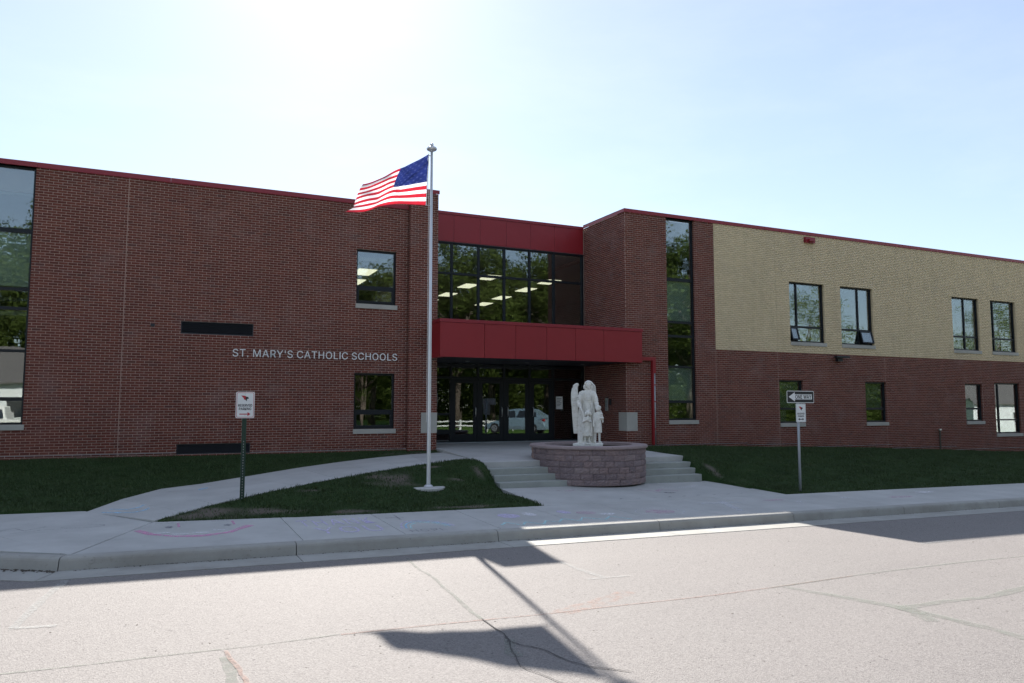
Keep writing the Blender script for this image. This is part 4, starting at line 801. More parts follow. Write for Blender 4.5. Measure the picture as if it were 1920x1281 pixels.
# solid wall band between the floors, behind the canopy
MB().box(7.64, 13.87, YD + 0.02, YD + 0.25, 2.35, 2.86).build('spandrel', M['dark'], school)
lowx = [7.69, 8.80, 9.77, 10.73, 11.70, 12.62, 13.82]
skip = {(i, 0) for i in (1, 2, 3, 4)}
glazing(lowx, [-1.12, 1.0, 1.4, 2.35], 'door_frame', 'doorglass', 0.075, skip)
MB().box(7.7, 8.76, YD + 0.01, YD + 0.11, -0.24, -0.16).box(7.7, 8.76, YD + 0.01, YD + 0.11, -0.86, -0.7).build('sidelight_rail', M['frame'], school)
MB().box(7.66, 13.86, 1.64, 1.80, -1.16, -1.125).build('threshold', M['galv'], school)
for k in range(4):
    a, b = lowx[k + 1] + 0.04, lowx[k + 2] - 0.04; sw_ = 0.13; zb, zt = -1.12, 0.96; rail = 0.25
    mb = MB().box(a, a + sw_, YD + 0.015, YD + 0.065, zb, zt).box(b - sw_, b, YD + 0.015, YD + 0.065, zb, zt)
    mb.box(a + sw_, b - sw_, YD + 0.016, YD + 0.065, zb, zb + rail).box(a + sw_, b - sw_, YD + 0.016, YD + 0.065, zt - 0.14, zt)
    d = mb.build('door', M['frame'], school, bevel=0.004)
    MB().box(a + sw_, b - sw_, YD + 0.035, YD + 0.043, zb + rail, zt - 0.14).build('pane', M['doorglass'], d)
    hx = b - 0.07 if k in (0, 1) else a + 0.07
    MB().tube([(hx, YD + 0.012, 0.02), (hx, YD - 0.05, 0.02), (hx, YD - 0.06, 0.0), (hx, YD - 0.06, -0.27), (hx, YD - 0.05, -0.29), (hx, YD + 0.012, -0.29)], 0.012, 8).build('handle', M['steel'], d, smooth=True)
MB().box(12.74, 13.0, YD + 0.03, YD + 0.04, -0.04, 0.4).build('notice', M['white'], school, label='printed notice taped to the glass beside the doors')
for i in range(6): MB().box(12.77, 12.95 - 0.03 * (i % 3), YD + 0.027, YD + 0.029, 0.32 - i * 0.05, 0.335 - i * 0.05).build('print_line', M['black'], school)
# canopy
CY = -1.25; CX0, CX1, CZ0, CZ1 = 7.35, 14.34, 1.475, 2.585
cx_ = [CX0, 8.745, 9.765, 10.82, 11.835, 12.87, CX1]
MB().box(CX0 + 0.05, CX1 - 0.05, CY + 0.05, -0.998, CZ0 + 0.02, CZ1 - 0.02).build('canopy_core', M['seam'], school)
MB().box(7.645, 13.875, -0.997, 1.66, CZ0 + 0.03, CZ1 - 0.12).build('canopy_deck', M['roof'], school)
MB().box(7.65, 13.87, -1.2, 1.62, CZ0 + 0.003, CZ0 + 0.028).build('soffit', M['louvre'], school)
for a, b in zip(cx_[:-1], cx_[1:]): MB().box(a + 0.006, b - 0.006, CY, CY + 0.045, CZ0, CZ1 - 0.1).build('canopy_panel', M['red'], school, bevel=0.004)
MB().box(CX0, CX0 + 0.045, CY + 0.05, -0.21, CZ0, CZ1 - 0.1).build('canopy_panel', M['red'], school); MB().box(CX1 - 0.045, CX1, CY + 0.05, -1.0, CZ0, CZ1 - 0.1).build('canopy_panel', M['red'], school)
MB().box(CX0 + 0.05, 7.63, -0.99, -0.21, CZ0 + 0.02, CZ1 - 0.03).build('canopy_core', M['seam'], school)
MB().box(CX0 - 0.02, CX1 + 0.02, CY - 0.02, -1.0, CZ1 - 0.098, CZ1).box(CX0 - 0.02, 7.638, -1.0, -0.21, CZ1 - 0.098, CZ1).build('canopy_trim', M['redtrim'], school, bevel=0.006)
for x, y in ((8.9, 0.5), (13.1, 0.5), (11.0, 0.5)): MB().lathe([(0.07, CZ0 - 0.004), (0.075, CZ0 + 0.002)], x, y, 16).build('downlight', M['steel'], school)
# corner stones
MB().box(7.15, 7.648, -0.208, 0.02, STONEP[2] + .005, STONEP[3] - .005).build('corner_stone', M['limestone'], school, bevel=0.004)
MB().box(13.872, 14.29, -0.998, -0.9, STONEP[2] + .005, STONEP[3] - .005).box(13.872, 13.95, -0.899, -0.52, STONEP[2] + .005, STONEP[3] - .005).build('corner_stone', M['limestone'], school, bevel=0.003)
# intercom and card reader on the return wall
MB().box(13.82, 13.878, 0.1, 0.24, -0.1, 0.34).build('intercom', M['steel'], school, bevel=0.006); MB().box(13.83, 13.878, -0.08, 0.0, 0.1, 0.3).build('card_reader', M['black'], school, bevel=0.006)
MB().box(13.5, 13.62, 1.45, 1.57, -1.14, -0.05).build('operator_post', M['louvre'], school, bevel=0.01)
# downspout, pipe, scupper, light, hose tap
MB().box(CX1 + 0.022, 14.96, -1.115, -1.0, 1.56, 1.68).box(14.84, 14.96, -1.114, -1.001, 1.15, 1.559).box(14.84, 14.895, -1.10, -1.0, -1.2, 1.149).build('downspout', M['red'], school, bevel=0.004)
MB().tube([(14.935, -1.05, 1.15), (14.935, -1.05, -1.2)], 0.037, 14).build('drain_pipe', M['galv'], school, smooth=True)
for z in (0.75, 0.2, -0.7): MB().box(14.89, 14.98, -1.092, -0.992, z, z + 0.03).build('pipe_strap', M['red'], school)
MB().box(21.87, 22.35, -1.10, -0.99, 6.2, 6.41).box(21.98, 22.24, -1.2, -1.101, 6.24, 6.33).build('scupper', M['redtrim'], school, bevel=0.004)
MB().box(23.3, 23.55, -1.12, -0.992, 1.76, 1.96).box(23.08, 23.75, -1.28, -1.121, 1.89, 1.96).build('wall_light', M['black'], school, bevel=0.01)
MB().box(28.97, 29.03, -1.03, -0.992, -1.7, -0.9).build('conduit', M['soil'], school); MB().box(28.94, 29.07, -1.05, -0.992, -0.9, -0.84).build('hose_tap', M['steel'], school)
MB().box(-0.2, -0.1, -0.02, 0.0, 2.12, 2.2).build('wall_anchor', M['louvre'], school)

# ------------------------------------------------------------------ flagpole and flag
PXY = (5.36, -6.17)
fp = empty('flagpole', (PXY[0], PXY[1], -1.7), label='tall brushed aluminium flagpole on a round concrete base in the lawn', cat='flagpole')
MB().lathe([(0.044, -1.69), (0.044, -1.6), (0.038, 1.5), (0.028, 5.70)], *PXY, 20).build('pole', M['pole'], fp, smooth=True)
MB().lathe([(0.36, -1.95), (0.36, -1.69), (0.345, -1.675)], *PXY, 40).build('base', M['concrete'], fp)
MB().lathe([(0.1, -1.675), (0.095, -1.655), (0.062, -1.63)], *PXY, 24).build('collar', M['pole'], fp, smooth=True)
MB().lathe([(0.02, 5.695), (0.05, 5.705), (0.105, 5.735), (0.118, 5.76), (0.105, 5.79), (0.05, 5.82), (0.03, 5.83)], *PXY, 28).build('truck', M['pole'], fp, smooth=True)
MB().lathe([(0.02, 5.825), (0.036, 5.84), (0.042, 5.86), (0.03, 5.885), (0.008, 5.9)], *PXY, 20).build('finial', M['pole'], fp, smooth=True)
MB().tube([(PXY[0] - 0.065, PXY[1], 5.74), (PXY[0] - 0.058, PXY[1], 2.0), (PXY[0] - 0.06, PXY[1], -0.3)], 0.0035, 6).build('halyard', M['white'], fp)

def flag_mat():
    q = N('flag_cloth'); uv = q.n('UVMap'); s = q.n('SeparateXYZ'); q.l(uv.outputs[0], s.inputs[0]); u, v = s.outputs[0], s.outputs[1]
    st_ = q.math('MODULO', q.math('FLOOR', q.math('MULTIPLY', v, 13.0)), 2.0)     # 0 -> red (rows 0,2,..12)
    stripes = q.mix(st_, (0.66, 0.12, 0.17), (0.88, 0.88, 0.9))
    inc = q.math('MULTIPLY', q.math('LESS_THAN', u, 0.46), q.math('GREATER_THAN', v, 6 / 13.0))
    # stars: staggered rows of small dots
    cu = q.math('MULTIPLY', u, 6 / 0.46); cv = q.math('MULTIPLY', q.math('SUBTRACT', v, 6 / 13.0), 9 / (7 / 13.0))
    row = q.math('FLOOR', cv); fu = q.math('FRACT', q.math('ADD', cu, q.math('MULTIPLY', q.math('MODULO', row, 2.0), 0.5)))
    du = q.math('MULTIPLY', q.math('SUBTRACT', fu, 0.5), 1.35); dv = q.math('MULTIPLY', q.math('SUBTRACT', q.math('FRACT', cv), 0.5), 0.9)
    rr = q.math('SQRT', q.math('ADD', q.math('MULTIPLY', du, du), q.math('MULTIPLY', dv, dv)))
    an = q.math('MULTIPLY', q.math('ARCTAN2', du, dv), 5.0); star = q.math('LESS_THAN', q.math('MULTIPLY', rr, q.math('SUBTRACT', 1.0, q.math('MULTIPLY', q.math('COSINE', an), 0.38))), 0.19)
    canton = q.mix(star, (0.11, 0.145, 0.34), (0.2, 0.24, 0.44)); col = q.mix(inc, stripes, canton)
    d = q.n('BsdfDiffuse'); q.l(col, d.inputs[0]); t = q.n('BsdfTranslucent'); q.l(col, t.inputs[0]); m = q.n('MixShader'); m.inputs[0].default_value = 0.75
    q.l(d.outputs[0], m.inputs[1]); q.l(t.outputs[0], m.inputs[2]); q.l(m.outputs[0], q.out.inputs[0]); return q.m
M['flag'] = flag_mat()
# outline of the cloth in its own plane (x, z), hoist first; measured along top and bottom hems
bot = [(5.165, 4.456), (4.827, 4.436), (4.53, 4.413), (4.311, 4.373), (4.094, 4.283), (3.895, 4.189), (3.65, 4.12), (3.37, 4.066)]
top_ = [(5.218, 5.61), (4.966, 5.436), (4.741, 5.293), (4.6, 5.211), (4.446, 5.131), (4.243, 4.993), (4.055, 4.91), (3.82, 4.821)]
fly = [(3.37, 4.066), (3.56, 4.205), (3.599, 4.305), (3.643, 4.452), (3.669, 4.556), (3.73, 4.692), (3.82, 4.821)]
def pl(pts, t):
    t = t * (len(pts) - 1); i = min(int(t), len(pts) - 2); f = t - i
    # smooth interpolation
    p0, p1, p2, p3 = pts[max(i - 1, 0)], pts[i], pts[i + 1], pts[min(i + 2, len(pts) - 1)]
    return [0.5 * ((2 * p1[k]) + (-p0[k] + p2[k]) * f + (2 * p0[k] - 5 * p1[k] + 4 * p2[k] - p3[k]) * f * f + (-p0[k] + 3 * p1[k] - 3 * p2[k] + p3[k]) * f ** 3) for k in (0, 1)]
NU, NV = 96, 52; V = []; UV = []
for i in range(NU + 1):
    u = i / NU; b, t = pl(bot, u), pl(top_, u)
    for j in range(NV + 1):
        v = j / NV; fl = pl(fly, v); lin = [fly[0][k] + (fly[-1][k] - fly[0][k]) * v for k in (0, 1)]
        x = b[0] + (t[0] - b[0]) * v + (fl[0] - lin[0]) * u ** 3; z = b[1] + (t[1] - b[1]) * v + (fl[1] - lin[1]) * u ** 3
        y = -6.36 + 0.11 * u * math.sin(5.2 * u + 2.6 * v + 0.6) + 0.05 * math.sin(17 * u - 9 * v) * (0.3 + u) * 0.6 + 0.018 * math.sin((v * 16 - u * 22)) * max(0, v - 0.35) * (1.1 - u) * 1.6
        if v > 0.86 and u > 0.5: y += (v - 0.86) * 1.6 * (u - 0.5)
        fo = max(0.0, 1 - abs((v - 0.46) - 0.95 * (0.42 - u)) * 3.2) * max(0, min(1, (0.5 - u) * 4)); y += 0.032 * math.sin(46 * (u * 0.8 + v * 0.62)) * fo
        z += 0.012 * math.sin(14 * u + 5 * v) * u
        V.append((x + 0.06, y + 0.18, z + 0.01)); UV.append((u, v))
idx = np.arange((NU + 1) * (NV + 1)).reshape(NU + 1, NV + 1)
F = np.stack([idx[:-1, :-1].ravel(), idx[1:, :-1].ravel(), idx[1:, 1:].ravel(), idx[:-1, 1:].ravel()], 1)
me = np_mesh('flag', V, F, M['flag']); me.polygons.foreach_set('use_smooth', [True] * len(me.polygons))
ul = me.uv_layers.new(name='UVMap'); li = np.empty(len(me.loops), dtype=np.int32); me.loops.foreach_get('vertex_index', li); ul.data.foreach_set('uv', np.array(UV, dtype=np.float32)[li].ravel())
flag = bpy.data.objects.new('flag', me); COL.objects.link(flag)
tag(flag, 'red white and blue striped national flag flying left from the pole', 'flag')
m_ = flag.modifiers.new('thick', 'SOLIDIFY'); m_.thickness = 0.002
MB().tube([(5.235, -6.18, 4.46), (5.285, -6.18, 5.63)], 0.012, 8).build('header_band', M['white'], flag)
for z in (4.47, 5.6): MB().tube([(5.24 if z < 5 else 5.282, -6.18, z), (5.30, -6.175, z), (5.335, -6.17, z)], 0.01, 6).build('clip', M['steel'], flag)

# ------------------------------------------------------------------ signs
def plate(x0, x1, z0, z1, y, mat, parent, name='sign_plate', r=0.03, th=0.004):
    pts = []
    for cx, cz, a0 in ((x1 - r, z1 - r, 0), (x0 + r, z1 - r, 90), (x0 + r, z0 + r, 180), (x1 - r, z0 + r, 270)):
        for k in range(6):
            a = math.radians(a0 + k * 18); pts.append((cx + r * math.cos(a), cz + r * math.sin(a)))
    n_ = len(pts); m = MB(); m.v = [(x, y, z) for x, z in pts] + [(x, y + th, z) for x, z in pts]
    m.f = [tuple(reversed(range(n_))) if False else tuple(range(n_))] + [tuple(reversed(range(n_, 2 * n_)))] + [(i, i + n_, (i + 1) % n_ + n_, (i + 1) % n_) for i in range(n_)]
    return m.build(name, mat, parent)
def border(x0, x1, z0, z1, wd, y, mat, parent, r=0.025):
    def ring(d):
        pts = []
        for cx, cz, a0 in ((x1 - r, z1 - r, 0), (x0 + r, z1 - r, 90), (x0 + r, z0 + r, 180), (x1 - r, z0 + r, 270)):
            for k in range(6):
                a = math.radians(a0 + k * 18); pts.append((cx + (r - d) * math.cos(a), cz + (r - d) * math.sin(a)))
        return pts
    A, B = ring(0), ring(wd); n_ = len(A); m = MB(); m.v = [(x, y, z) for x, z in A] + [(x, y, z) for x, z in B]; m.f = [(i, (i + 1) % n_, (i + 1) % n_ + n_, i + n_) for i in range(n_)]
    return m.build('border', mat, parent)
def flat_text(body, x0, x1, z0, z1, y, mat, parent, name='lettering'):
    V, Fs = fit_text(body, x0, x1, z0, z1); m = MB(); h = (z1 - z0) * 0.035
    for i, (ox, oz) in enumerate(((-h, 0), (h, 0), (0, h), (0, -h))):   # heavier strokes
        n_ = len(m.v); m.v += [(a[0] + ox, y - i * 0.00015, a[1] + oz) for a in V]; m.f += [tuple(k + n_ for k in f) for f in Fs]
    return m.build(name, mat, parent)
def flat(pts, y, mat, parent, name): return MB().poly([(x, y, z) for x, z in pts]).build(name, mat, parent)
def bird(x, z, s, y, parent, body, dark):
    """small abstract crested emblem"""
    flat([(x - 1.0 * s, z + .75 * s), (x - .2 * s, z + .7 * s), (x + .35 * s, z + .5 * s), (x + .6 * s, z), (x + .35 * s, z - .5 * s), (x - .3 * s, z - .3 * s), (x - .35 * s, z + .05 * s), (x - .7 * s, z + .35 * s)], y, body, parent, 'emblem')
    flat([(x + .1 * s, z + .35 * s), (x + .75 * s, z + .4 * s), (x + 1.0 * s, z - .05 * s), (x + .5 * s, z - .2 * s), (x + .45 * s, z - .85 * s), (x + .1 * s, z - .4 * s)], y - 0.0006, dark, parent, 'emblem')

s1 = empty('parking_sign', (1.51, -6.76, -1.8), label='white reserved parking sign with red arrow on a green channel post', cat='sign')
pm = MB().box(1.475, 1.482, -6.735, -6.70, -2.1, 0.30).box(1.482, 1.548, -6.707, -6.70, -2.1, 0.30).box(1.548, 1.555, -6.735, -6.70, -2.1, 0.30).build('post', M['green'], s1)
hm = MB()
for i in range(22): hm.box(1.508, 1.522, -6.709, -6.7075, -1.68 + i * 0.05, -1.66 + i * 0.05)
hm.build('hole_row', M['galv'], s1)
sp = plate(1.352, 1.688, -0.182, 0.312, -6.745, M['white'], s1)
border(1.366, 1.674, -0.168, 0.298, 0.008, -6.7462, M['signred'], sp)
flat_text('RESERVED', 1.395, 1.645, 0.035, 0.08, -6.7462, M['black'], sp); flat_text('PARKING', 1.41, 1.63, -0.03, 0.015, -6.7462, M['black'], sp)
flat([(1.42, -0.098), (1.565, -0.098), (1.565, -0.07), (1.62, -0.107), (1.565, -0.144), (1.565, -0.116), (1.42, -0.116)], -6.7462, M['signred'], sp, 'arrow')
bird(1.515, 0.19, 0.07, -6.7462, sp, M['signred'], M['black'])
for z in (-0.13, 0.27): MB().lathe([(0.008, 0), (0.006, 0.004)], 0, 0, 8).build('bolt', M['steel'], sp).matrix_world = Matrix.Translation((1.52, -6.746, z)) @ Matrix.Rotation(PI / 2, 4, 'X')

SX, SY = 14.22, -7.95
s2 = empty('street_sign', (SX, SY, -1.98), label='black and white one way sign above a small parking sign on a steel post', cat='sign')
MB().tube([(SX, SY, -2.2), (SX, SY, 0.43)], 0.032, 14).build('post', M['galv'], s2, smooth=True)
yp = SY - 0.045; dx = SX - 13.864
ow = plate(13.475 + dx, 14.36 + dx, 0.135, 0.43, yp, M['white'], s2)
plate(13.489 + dx, 14.346 + dx, 0.149, 0.416, yp - 0.0012, M['black'], ow, 'black_field', r=0.022, th=0.001)
flat([(13.53 + dx, 0.283), (13.73 + dx, 0.395), (13.73 + dx, 0.345), (14.29 + dx, 0.345), (14.29 + dx, 0.222), (13.73 + dx, 0.222), (13.73 + dx, 0.171)][::-1], yp - 0.0024, M['white'], ow, 'arrow')
flat_text('ONE WAY', 13.745 + dx, 14.27 + dx, 0.237, 0.33, yp - 0.0034, M['black'], ow)
rp = plate(13.755 + dx, 14.075 + dx, -0.335, 0.12, yp, M['white'], s2)
border(13.765 + dx, 14.065 + dx, -0.325, 0.11, 0.006, yp - 0.0012, M['galv'], rp)
bird(13.915 + dx, 0.0, 0.065, yp - 0.0012, rp, M['signred'], M['black'])
flat_text('RESERVED', 13.80 + dx, 14.03 + dx, -0.145, -0.105, yp - 0.0012, M['black'], rp); flat_text('PARKING', 13.815 + dx, 14.015 + dx, -0.205, -0.165, yp - 0.0012, M['black'], rp)
flat([(13.82 + dx, -0.26), (13.87 + dx, -0.228), (13.87 + dx, -0.25), (13.96 + dx, -0.25), (13.96 + dx, -0.228), (14.01 + dx, -0.26), (13.96 + dx, -0.292), (13.96 + dx, -0.27), (13.87 + dx, -0.27), (13.87 + dx, -0.292)][::-1], yp - 0.0012, M['black'], rp, 'arrow')

# ------------------------------------------------------------------ round block planter
BX, BY, BR = 10.305, -4.545, 1.48
pl_ = empty('round_planter', (BX, BY, -1.9), label='round raised planter of split purple grey blocks set in the entrance steps', cat='planter')
MB().lathe([(1.33, -1.95), (1.33, -1.0), (1.13, -1.0), (1.13, -1.95)], BX, BY, 60, cap=False).build('core', M['soil'], pl_)
CH = 0.147; NB = 30
variants = {}
UNIT = 2 * PI / 30
for wd in (0.75, 1.0, 1.25):
    for vv in range(4):
        nu, nv = 6, 4; a0 = UNIT * wd / 2 - 0.0026; m = MB(); r_ = np.random.RandomState(vv * 7 + int(wd * 100)); lump = r_.uniform(-0.004, 0.008); tilt = r_.uniform(-0.006, 0.006)
        for j in range(nv + 1):
            for i in range(nu + 1):
                a = -a0 + 2 * a0 * i / nu; edge = min(i, nu - i, j, nv - j); rr = BR + lump + tilt * (i / nu - 0.5) - (0.012 if edge == 0 else 0.0) + (r_.uniform(-0.009, 0.011) if edge else r_.uniform(-0.004, 0.004))
                m.v.append((rr * math.sin(a), -rr * math.cos(a), 0.003 + (CH - 0.006) * j / nv))
        for j in range(nv):
            for i in range(nu): k = j * (nu + 1) + i; m.f.append((k, k + 1, k + nu + 2, k + nu + 1))
        A0, A1 = -a0, a0; ri = 1.30; b = len(m.v)
        m.v += [(ri * math.sin(A0), -ri * math.cos(A0), 0.003), (ri * math.sin(A1), -ri * math.cos(A1), 0.003), (ri * math.sin(A1), -ri * math.cos(A1), CH - 0.003), (ri * math.sin(A0), -ri * math.cos(A0), CH - 0.003)]
        R0 = [i for i in range(nu + 1)]; RT = [nv * (nu + 1) + i for i in range(nu + 1)]
        m.f.append(tuple(RT) + (b + 2, b + 3)); m.f.append(tuple(reversed(R0)) + (b, b + 1))
        m.f.append(tuple(j * (nu + 1) for j in range(nv, -1, -1)) + (b, b + 3)); m.f.append(tuple(j * (nu + 1) + nu for j in range(nv + 1)) + (b + 2, b + 1))
        variants[(wd, vv)] = m.mesh('block', M['block'])
for c in range(6):
    z = -1.0 - (c + 1) * CH; seq = [0.75] * 8 + [1.0] * 14 + [1.25] * 8; rng.shuffle(seq); th = 0.37 * c
    for wd in seq:
        th += UNIT * wd / 2; o = bpy.data.objects.new('block', variants[(float(wd), int(rng.randint(4)))]); COL.objects.link(o); o.parent = pl_
        o.location = (0, 0, z + 1.9); o.rotation_euler = (0, 0, th); th += UNIT * wd / 2
NC = 22
cm = MB(); a0 = PI / NC - 0.0025; ks = 5
for zz, r0, r1 in ((-1.0, 1.13, 1.53), (-0.935, 1.13, 1.53)): pass
for i in range(ks + 1):
    a = -a0 + 2 * a0 * i / ks
    for rr, zz in ((1.13, 0.0), (1.525, 0.0), (1.535, 0.02), (1.535, 0.055), (1.52, 0.07), (1.14, 0.07)): cm.v.append((rr * math.sin(a), -rr * math.cos(a), zz))
for i in range(ks):
    for j in range(6): a = i * 6 + j; b = i * 6 + (j + 1) % 6; cm.f.append((a, a + 6, b + 6, b))
cm.f.append(tuple(range(6))); cm.f.append(tuple(reversed(range(ks * 6, ks * 6 + 6))))
cmesh = cm.mesh('cap_stone', M['capstone'])
for k in range(NC):
    o = bpy.data.objects.new('cap_stone', cmesh); COL.objects.link(o); o.parent = pl_; o.location = (0, 0, 0.9 + 0.0); o.rotation_euler = (0, 0, 2 * PI * k / NC)
m = MB(); seg = 48; m.v.append((BX, BY, -1.0))
for rr in (0.4, 0.8, 1.125):
    for j in range(seg): th = 2 * PI * j / seg; m.v.append((BX + rr * math.cos(th), BY + rr * math.sin(th), -1.03 + rng.uniform(-0.015, 0.02)))
for j in range(seg): m.f.append((0, 1 + j, 1 + (j + 1) % seg))
for q_ in range(2):
    for j in range(seg): a = 1 + q_ * seg + j; b = 1 + q_ * seg + (j + 1) % seg; m.f.append((a, a + seg, b + seg, b))
m.build('soil', M['soil'], pl_)

# ------------------------------------------------------------------ statue
STX, STY, STZ = 10.29, -4.545, -0.915
statue = empty('statue', (STX, STY, STZ), math.radians(-30.6), label='white stone angel statue sheltering a girl and a boy inside the round planter', cat='statue')
class Blob(MB):
    def ell(s, c, r, rot=(0, 0, 0), nu=18, nv=12):
        R = Matrix.Rotation(rot[2], 3, 'Z') @ Matrix.Rotation(rot[1], 3, 'Y') @ Matrix.Rotation(rot[0], 3, 'X'); n0 = len(s.v)
        for i in range(nv + 1):
            ph = PI * i / nv
            for j in range(nu):
                th = 2 * PI * j / nu; s.v.append(tuple(Vector(c) + R @ Vector((r[0] * math.sin(ph) * math.cos(th), r[1] * math.sin(ph) * math.sin(th), r[2] * math.cos(ph)))))
        for i in range(nv):
            for j in range(nu): a = n0 + i * nu + j; b = n0 + i * nu + (j + 1) % nu; s.f.append((a, a + nu, b + nu, b))
        return s
    def limb(s, pts, rs, seg=14):
        s.tube(pts, rs, seg)
        for p, r in zip(pts, rs): s.ell(p, (r, r, r), nu=12, nv=8)
        return s
    def loft(s, rings, seg=48):
        """rings: (cx, cy, z, rx, ry, fold, nfold, phase)"""
        n0 = len(s.v)
        for cx, cy, z, rx, ry, fo, nf, ph in rings:
            for j in range(seg):
                th = 2 * PI * j / seg; k = 1 + fo * math.cos(nf * th + ph) + 0.5 * fo * math.cos((nf * 2 + 1) * th + 1.3 + ph); s.v.append((cx + rx * k * math.cos(th), cy + ry * k * math.sin(th), z))
        for i in range(len(rings) - 1):
            for j in range(seg): a = n0 + i * seg + j; b = n0 + i * seg + (j + 1) % seg; s.f.append((a, b, b + seg, a + seg))
        s.f.append(tuple(n0 + j for j in reversed(range(seg)))); s.f.append(tuple(n0 + (len(rings) - 1) * seg + j for j in range(seg))); return s
    def cast(s, name, mat, parent, vox=0.011, smooth=3):
        tmp = bpy.data.objects.new('tmp', s.mesh('tmp')); COL.objects.link(tmp)
        r = tmp.modifiers.new('r', 'REMESH'); r.mode = 'VOXEL'; r.voxel_size = vox; r.use_smooth_shade = True
        sm = tmp.modifiers.new('s', 'SMOOTH'); sm.factor = 0.5; sm.iterations = smooth
        dg = bpy.context.evaluated_depsgraph_get(); dg.update(); me = bpy.data.meshes.new_from_object(tmp.evaluated_get(dg)); bpy.data.objects.remove(tmp)
        me.name = name; me.materials.clear(); me.materials.append(mat); me.polygons.foreach_set('use_smooth', [True] * len(me.polygons))
        o = bpy.data.objects.new(name, me); COL.objects.link(o); o.parent = parent; return o
# front of the figures is -y in the statue's own frame
A = Blob()
A.loft([(-0.03, 0.02, 0.0, 0.235, 0.17, .05, 9, 0), (-0.03, 0.02, 0.15, 0.225, 0.16, .06, 9, .2), (-0.02, 0.02, 0.45, 0.2, 0.14, .055, 9, .5), (0.0, 0.02, 0.75, 0.175, 0.125, .045, 9, .8), (0.02, 0.02, 0.95, 0.155, 0.11, .03, 9, 1), (0.022, 0.02, 1.06, 0.142, 0.1, .015, 9, 1), (0.022, 0.02, 1.075, 0.15, 0.108, .0, 9, 1), (0.02, 0.02, 1.10, 0.15, 0.108, .0, 9, 1), (0.02, 0.02, 1.12, 0.155, 0.108, .02, 11, 1), (0.01, 0.02, 1.25, 0.185, 0.115, .015, 11, 1), (0.0, 0.025, 1.33, 0.18, 0.1, .01, 11, 0), (0.02, 0.025, 1.385, 0.1, 0.075, 0, 9, 0), (0.03, 0.02, 1.42, 0.055, 0.055, 0, 9, 0)])
A.limb([(0.03, 0.02, 1.38), (0.035, 0.005, 1.47)], [0.052, 0.045])
A.ell((0.038, -0.02, 1.52), (0.075, 0.088, 0.105)); A.ell((0.055, -0.075, 1.455), (0.035, 0.03, 0.03)); A.ell((0.06, -0.108, 1.50), (0.013, 0.02, 0.026)); A.ell((0.055, -0.095, 1.475), (0.022, 0.012, 0.008))
A.ell((0.03, -0.09, 1.535), (0.016, 0.01, 0.007)); A.ell((0.085, -0.09, 1.535), (0.016, 0.01, 0.007))
# hair in waves, shoulder length
A.ell((0.03, 0.01, 1.57), (0.098, 0.105, 0.08))
for k in range(13): a = k * PI / 12; A.ell((0.035 + 0.092 * math.cos(a), -0.03, 1.55 + 0.068 * math.sin(a)), (0.024, 0.05, 0.02), (0, -a, 0))
for x, z, r in ((-0.055, 1.53, .034), (-0.072, 1.49, .036), (-0.07, 1.45, .034), (-0.045, 1.425, .03), (0.12, 1.51, .026), (0.122, 1.46, .026), (0.105, 1.43, .024)): A.ell((x, 0.0, z), (r, r * 1.4, r * 1.05))
# arms with draped sleeves
A.limb([(-0.12, 0.02, 1.325), (-0.165, 0.02, 1.29), (-0.195, 0.012, 1.22), (-0.215, 0.0, 1.14), (-0.225, -0.02, 1.06), (-0.205, -0.07, 0.99)], [0.06, 0.068, 0.07, 0.072, 0.075, 0.066])
A.limb([(-0.2, -0.08, 0.985), (-0.175, -0.13, 0.91), (-0.14, -0.165, 0.83), (-0.11, -0.17, 0.76)], [0.04, 0.033, 0.028, 0.024]); A.ell((-0.1, -0.18, 0.72), (0.03, 0.018, 0.045))
for k in range(4): A.limb([(-0.12 + 0.015 * k, -0.185, 0.71), (-0.115 + 0.016 * k, -0.19, 0.665 - 0.006 * (k % 3))], [0.0085, 0.007], 8)
A.limb([(-0.085, -0.18, 0.735), (-0.065, -0.19, 0.71)], [0.009, 0.007], 8)
A.limb([(0.14, 0.02, 1.325), (0.18, 0.015, 1.28), (0.205, 0.0, 1.2), (0.22, -0.02, 1.11), (0.235, -0.05, 1.03), (0.245, -0.07, 1.0)], [0.055, 0.062, 0.062, 0.064, 0.062, 0.052])
A.limb([(0.245, -0.05, 0.99), (0.3, -0.05, 0.9), (0.345, -0.09, 0.83)], [0.03, 0.026, 0.022]); A.ell((0.355, -0.12, 0.80), (0.022, 0.04, 0.02))
# sleeve and collar folds
for k in range(5): A.ell((-0.235 + 0.006 * k, -0.02, 1.2 - 0.045 * k), (0.074, 0.07, 0.009), (0, 0.3, 0)); A.ell((0.215 + 0.005 * k, -0.01, 1.19 - 0.045 * k), (0.068, 0.066, 0.009), (0, -0.3, 0))
for k in range(7): x = -0.1 + 0.04 * k; A.limb([(x, -0.098 + 0.1 * abs(x - 0.02) ** 1.3, 1.3), (x * 0.85, -0.1 + 0.1 * abs(x - 0.02), 1.12)], [0.011, 0.009], 8)
for k in range(7): x = -0.1 + 0.045 * k; A.limb([(x * 0.8, -0.085, 1.04), (x, -0.125, 0.7), (x * 1.25, -0.15, 0.1)], [0.009, 0.014, 0.016], 8)
A.loft([(-0.09, 0.09, 0.0, 0.17, 0.09, .06, 9, 0), (-0.1, 0.09, 0.35, 0.165, 0.085, .06, 9, .3), (-0.11, 0.085, 0.7, 0.15, 0.075, .05, 9, .6), (-0.1, 0.07, 0.95, 0.12, 0.06, .03, 9, 1), (-0.08, 0.06, 1.15, 0.09, 0.05, .0, 9, 1)])
for sx in (0.022, 0.078): A.ell((sx, -0.1, 1.522), (0.014, 0.01, 0.006)); A.ell((sx, -0.098, 1.545), (0.019, 0.012, 0.006))
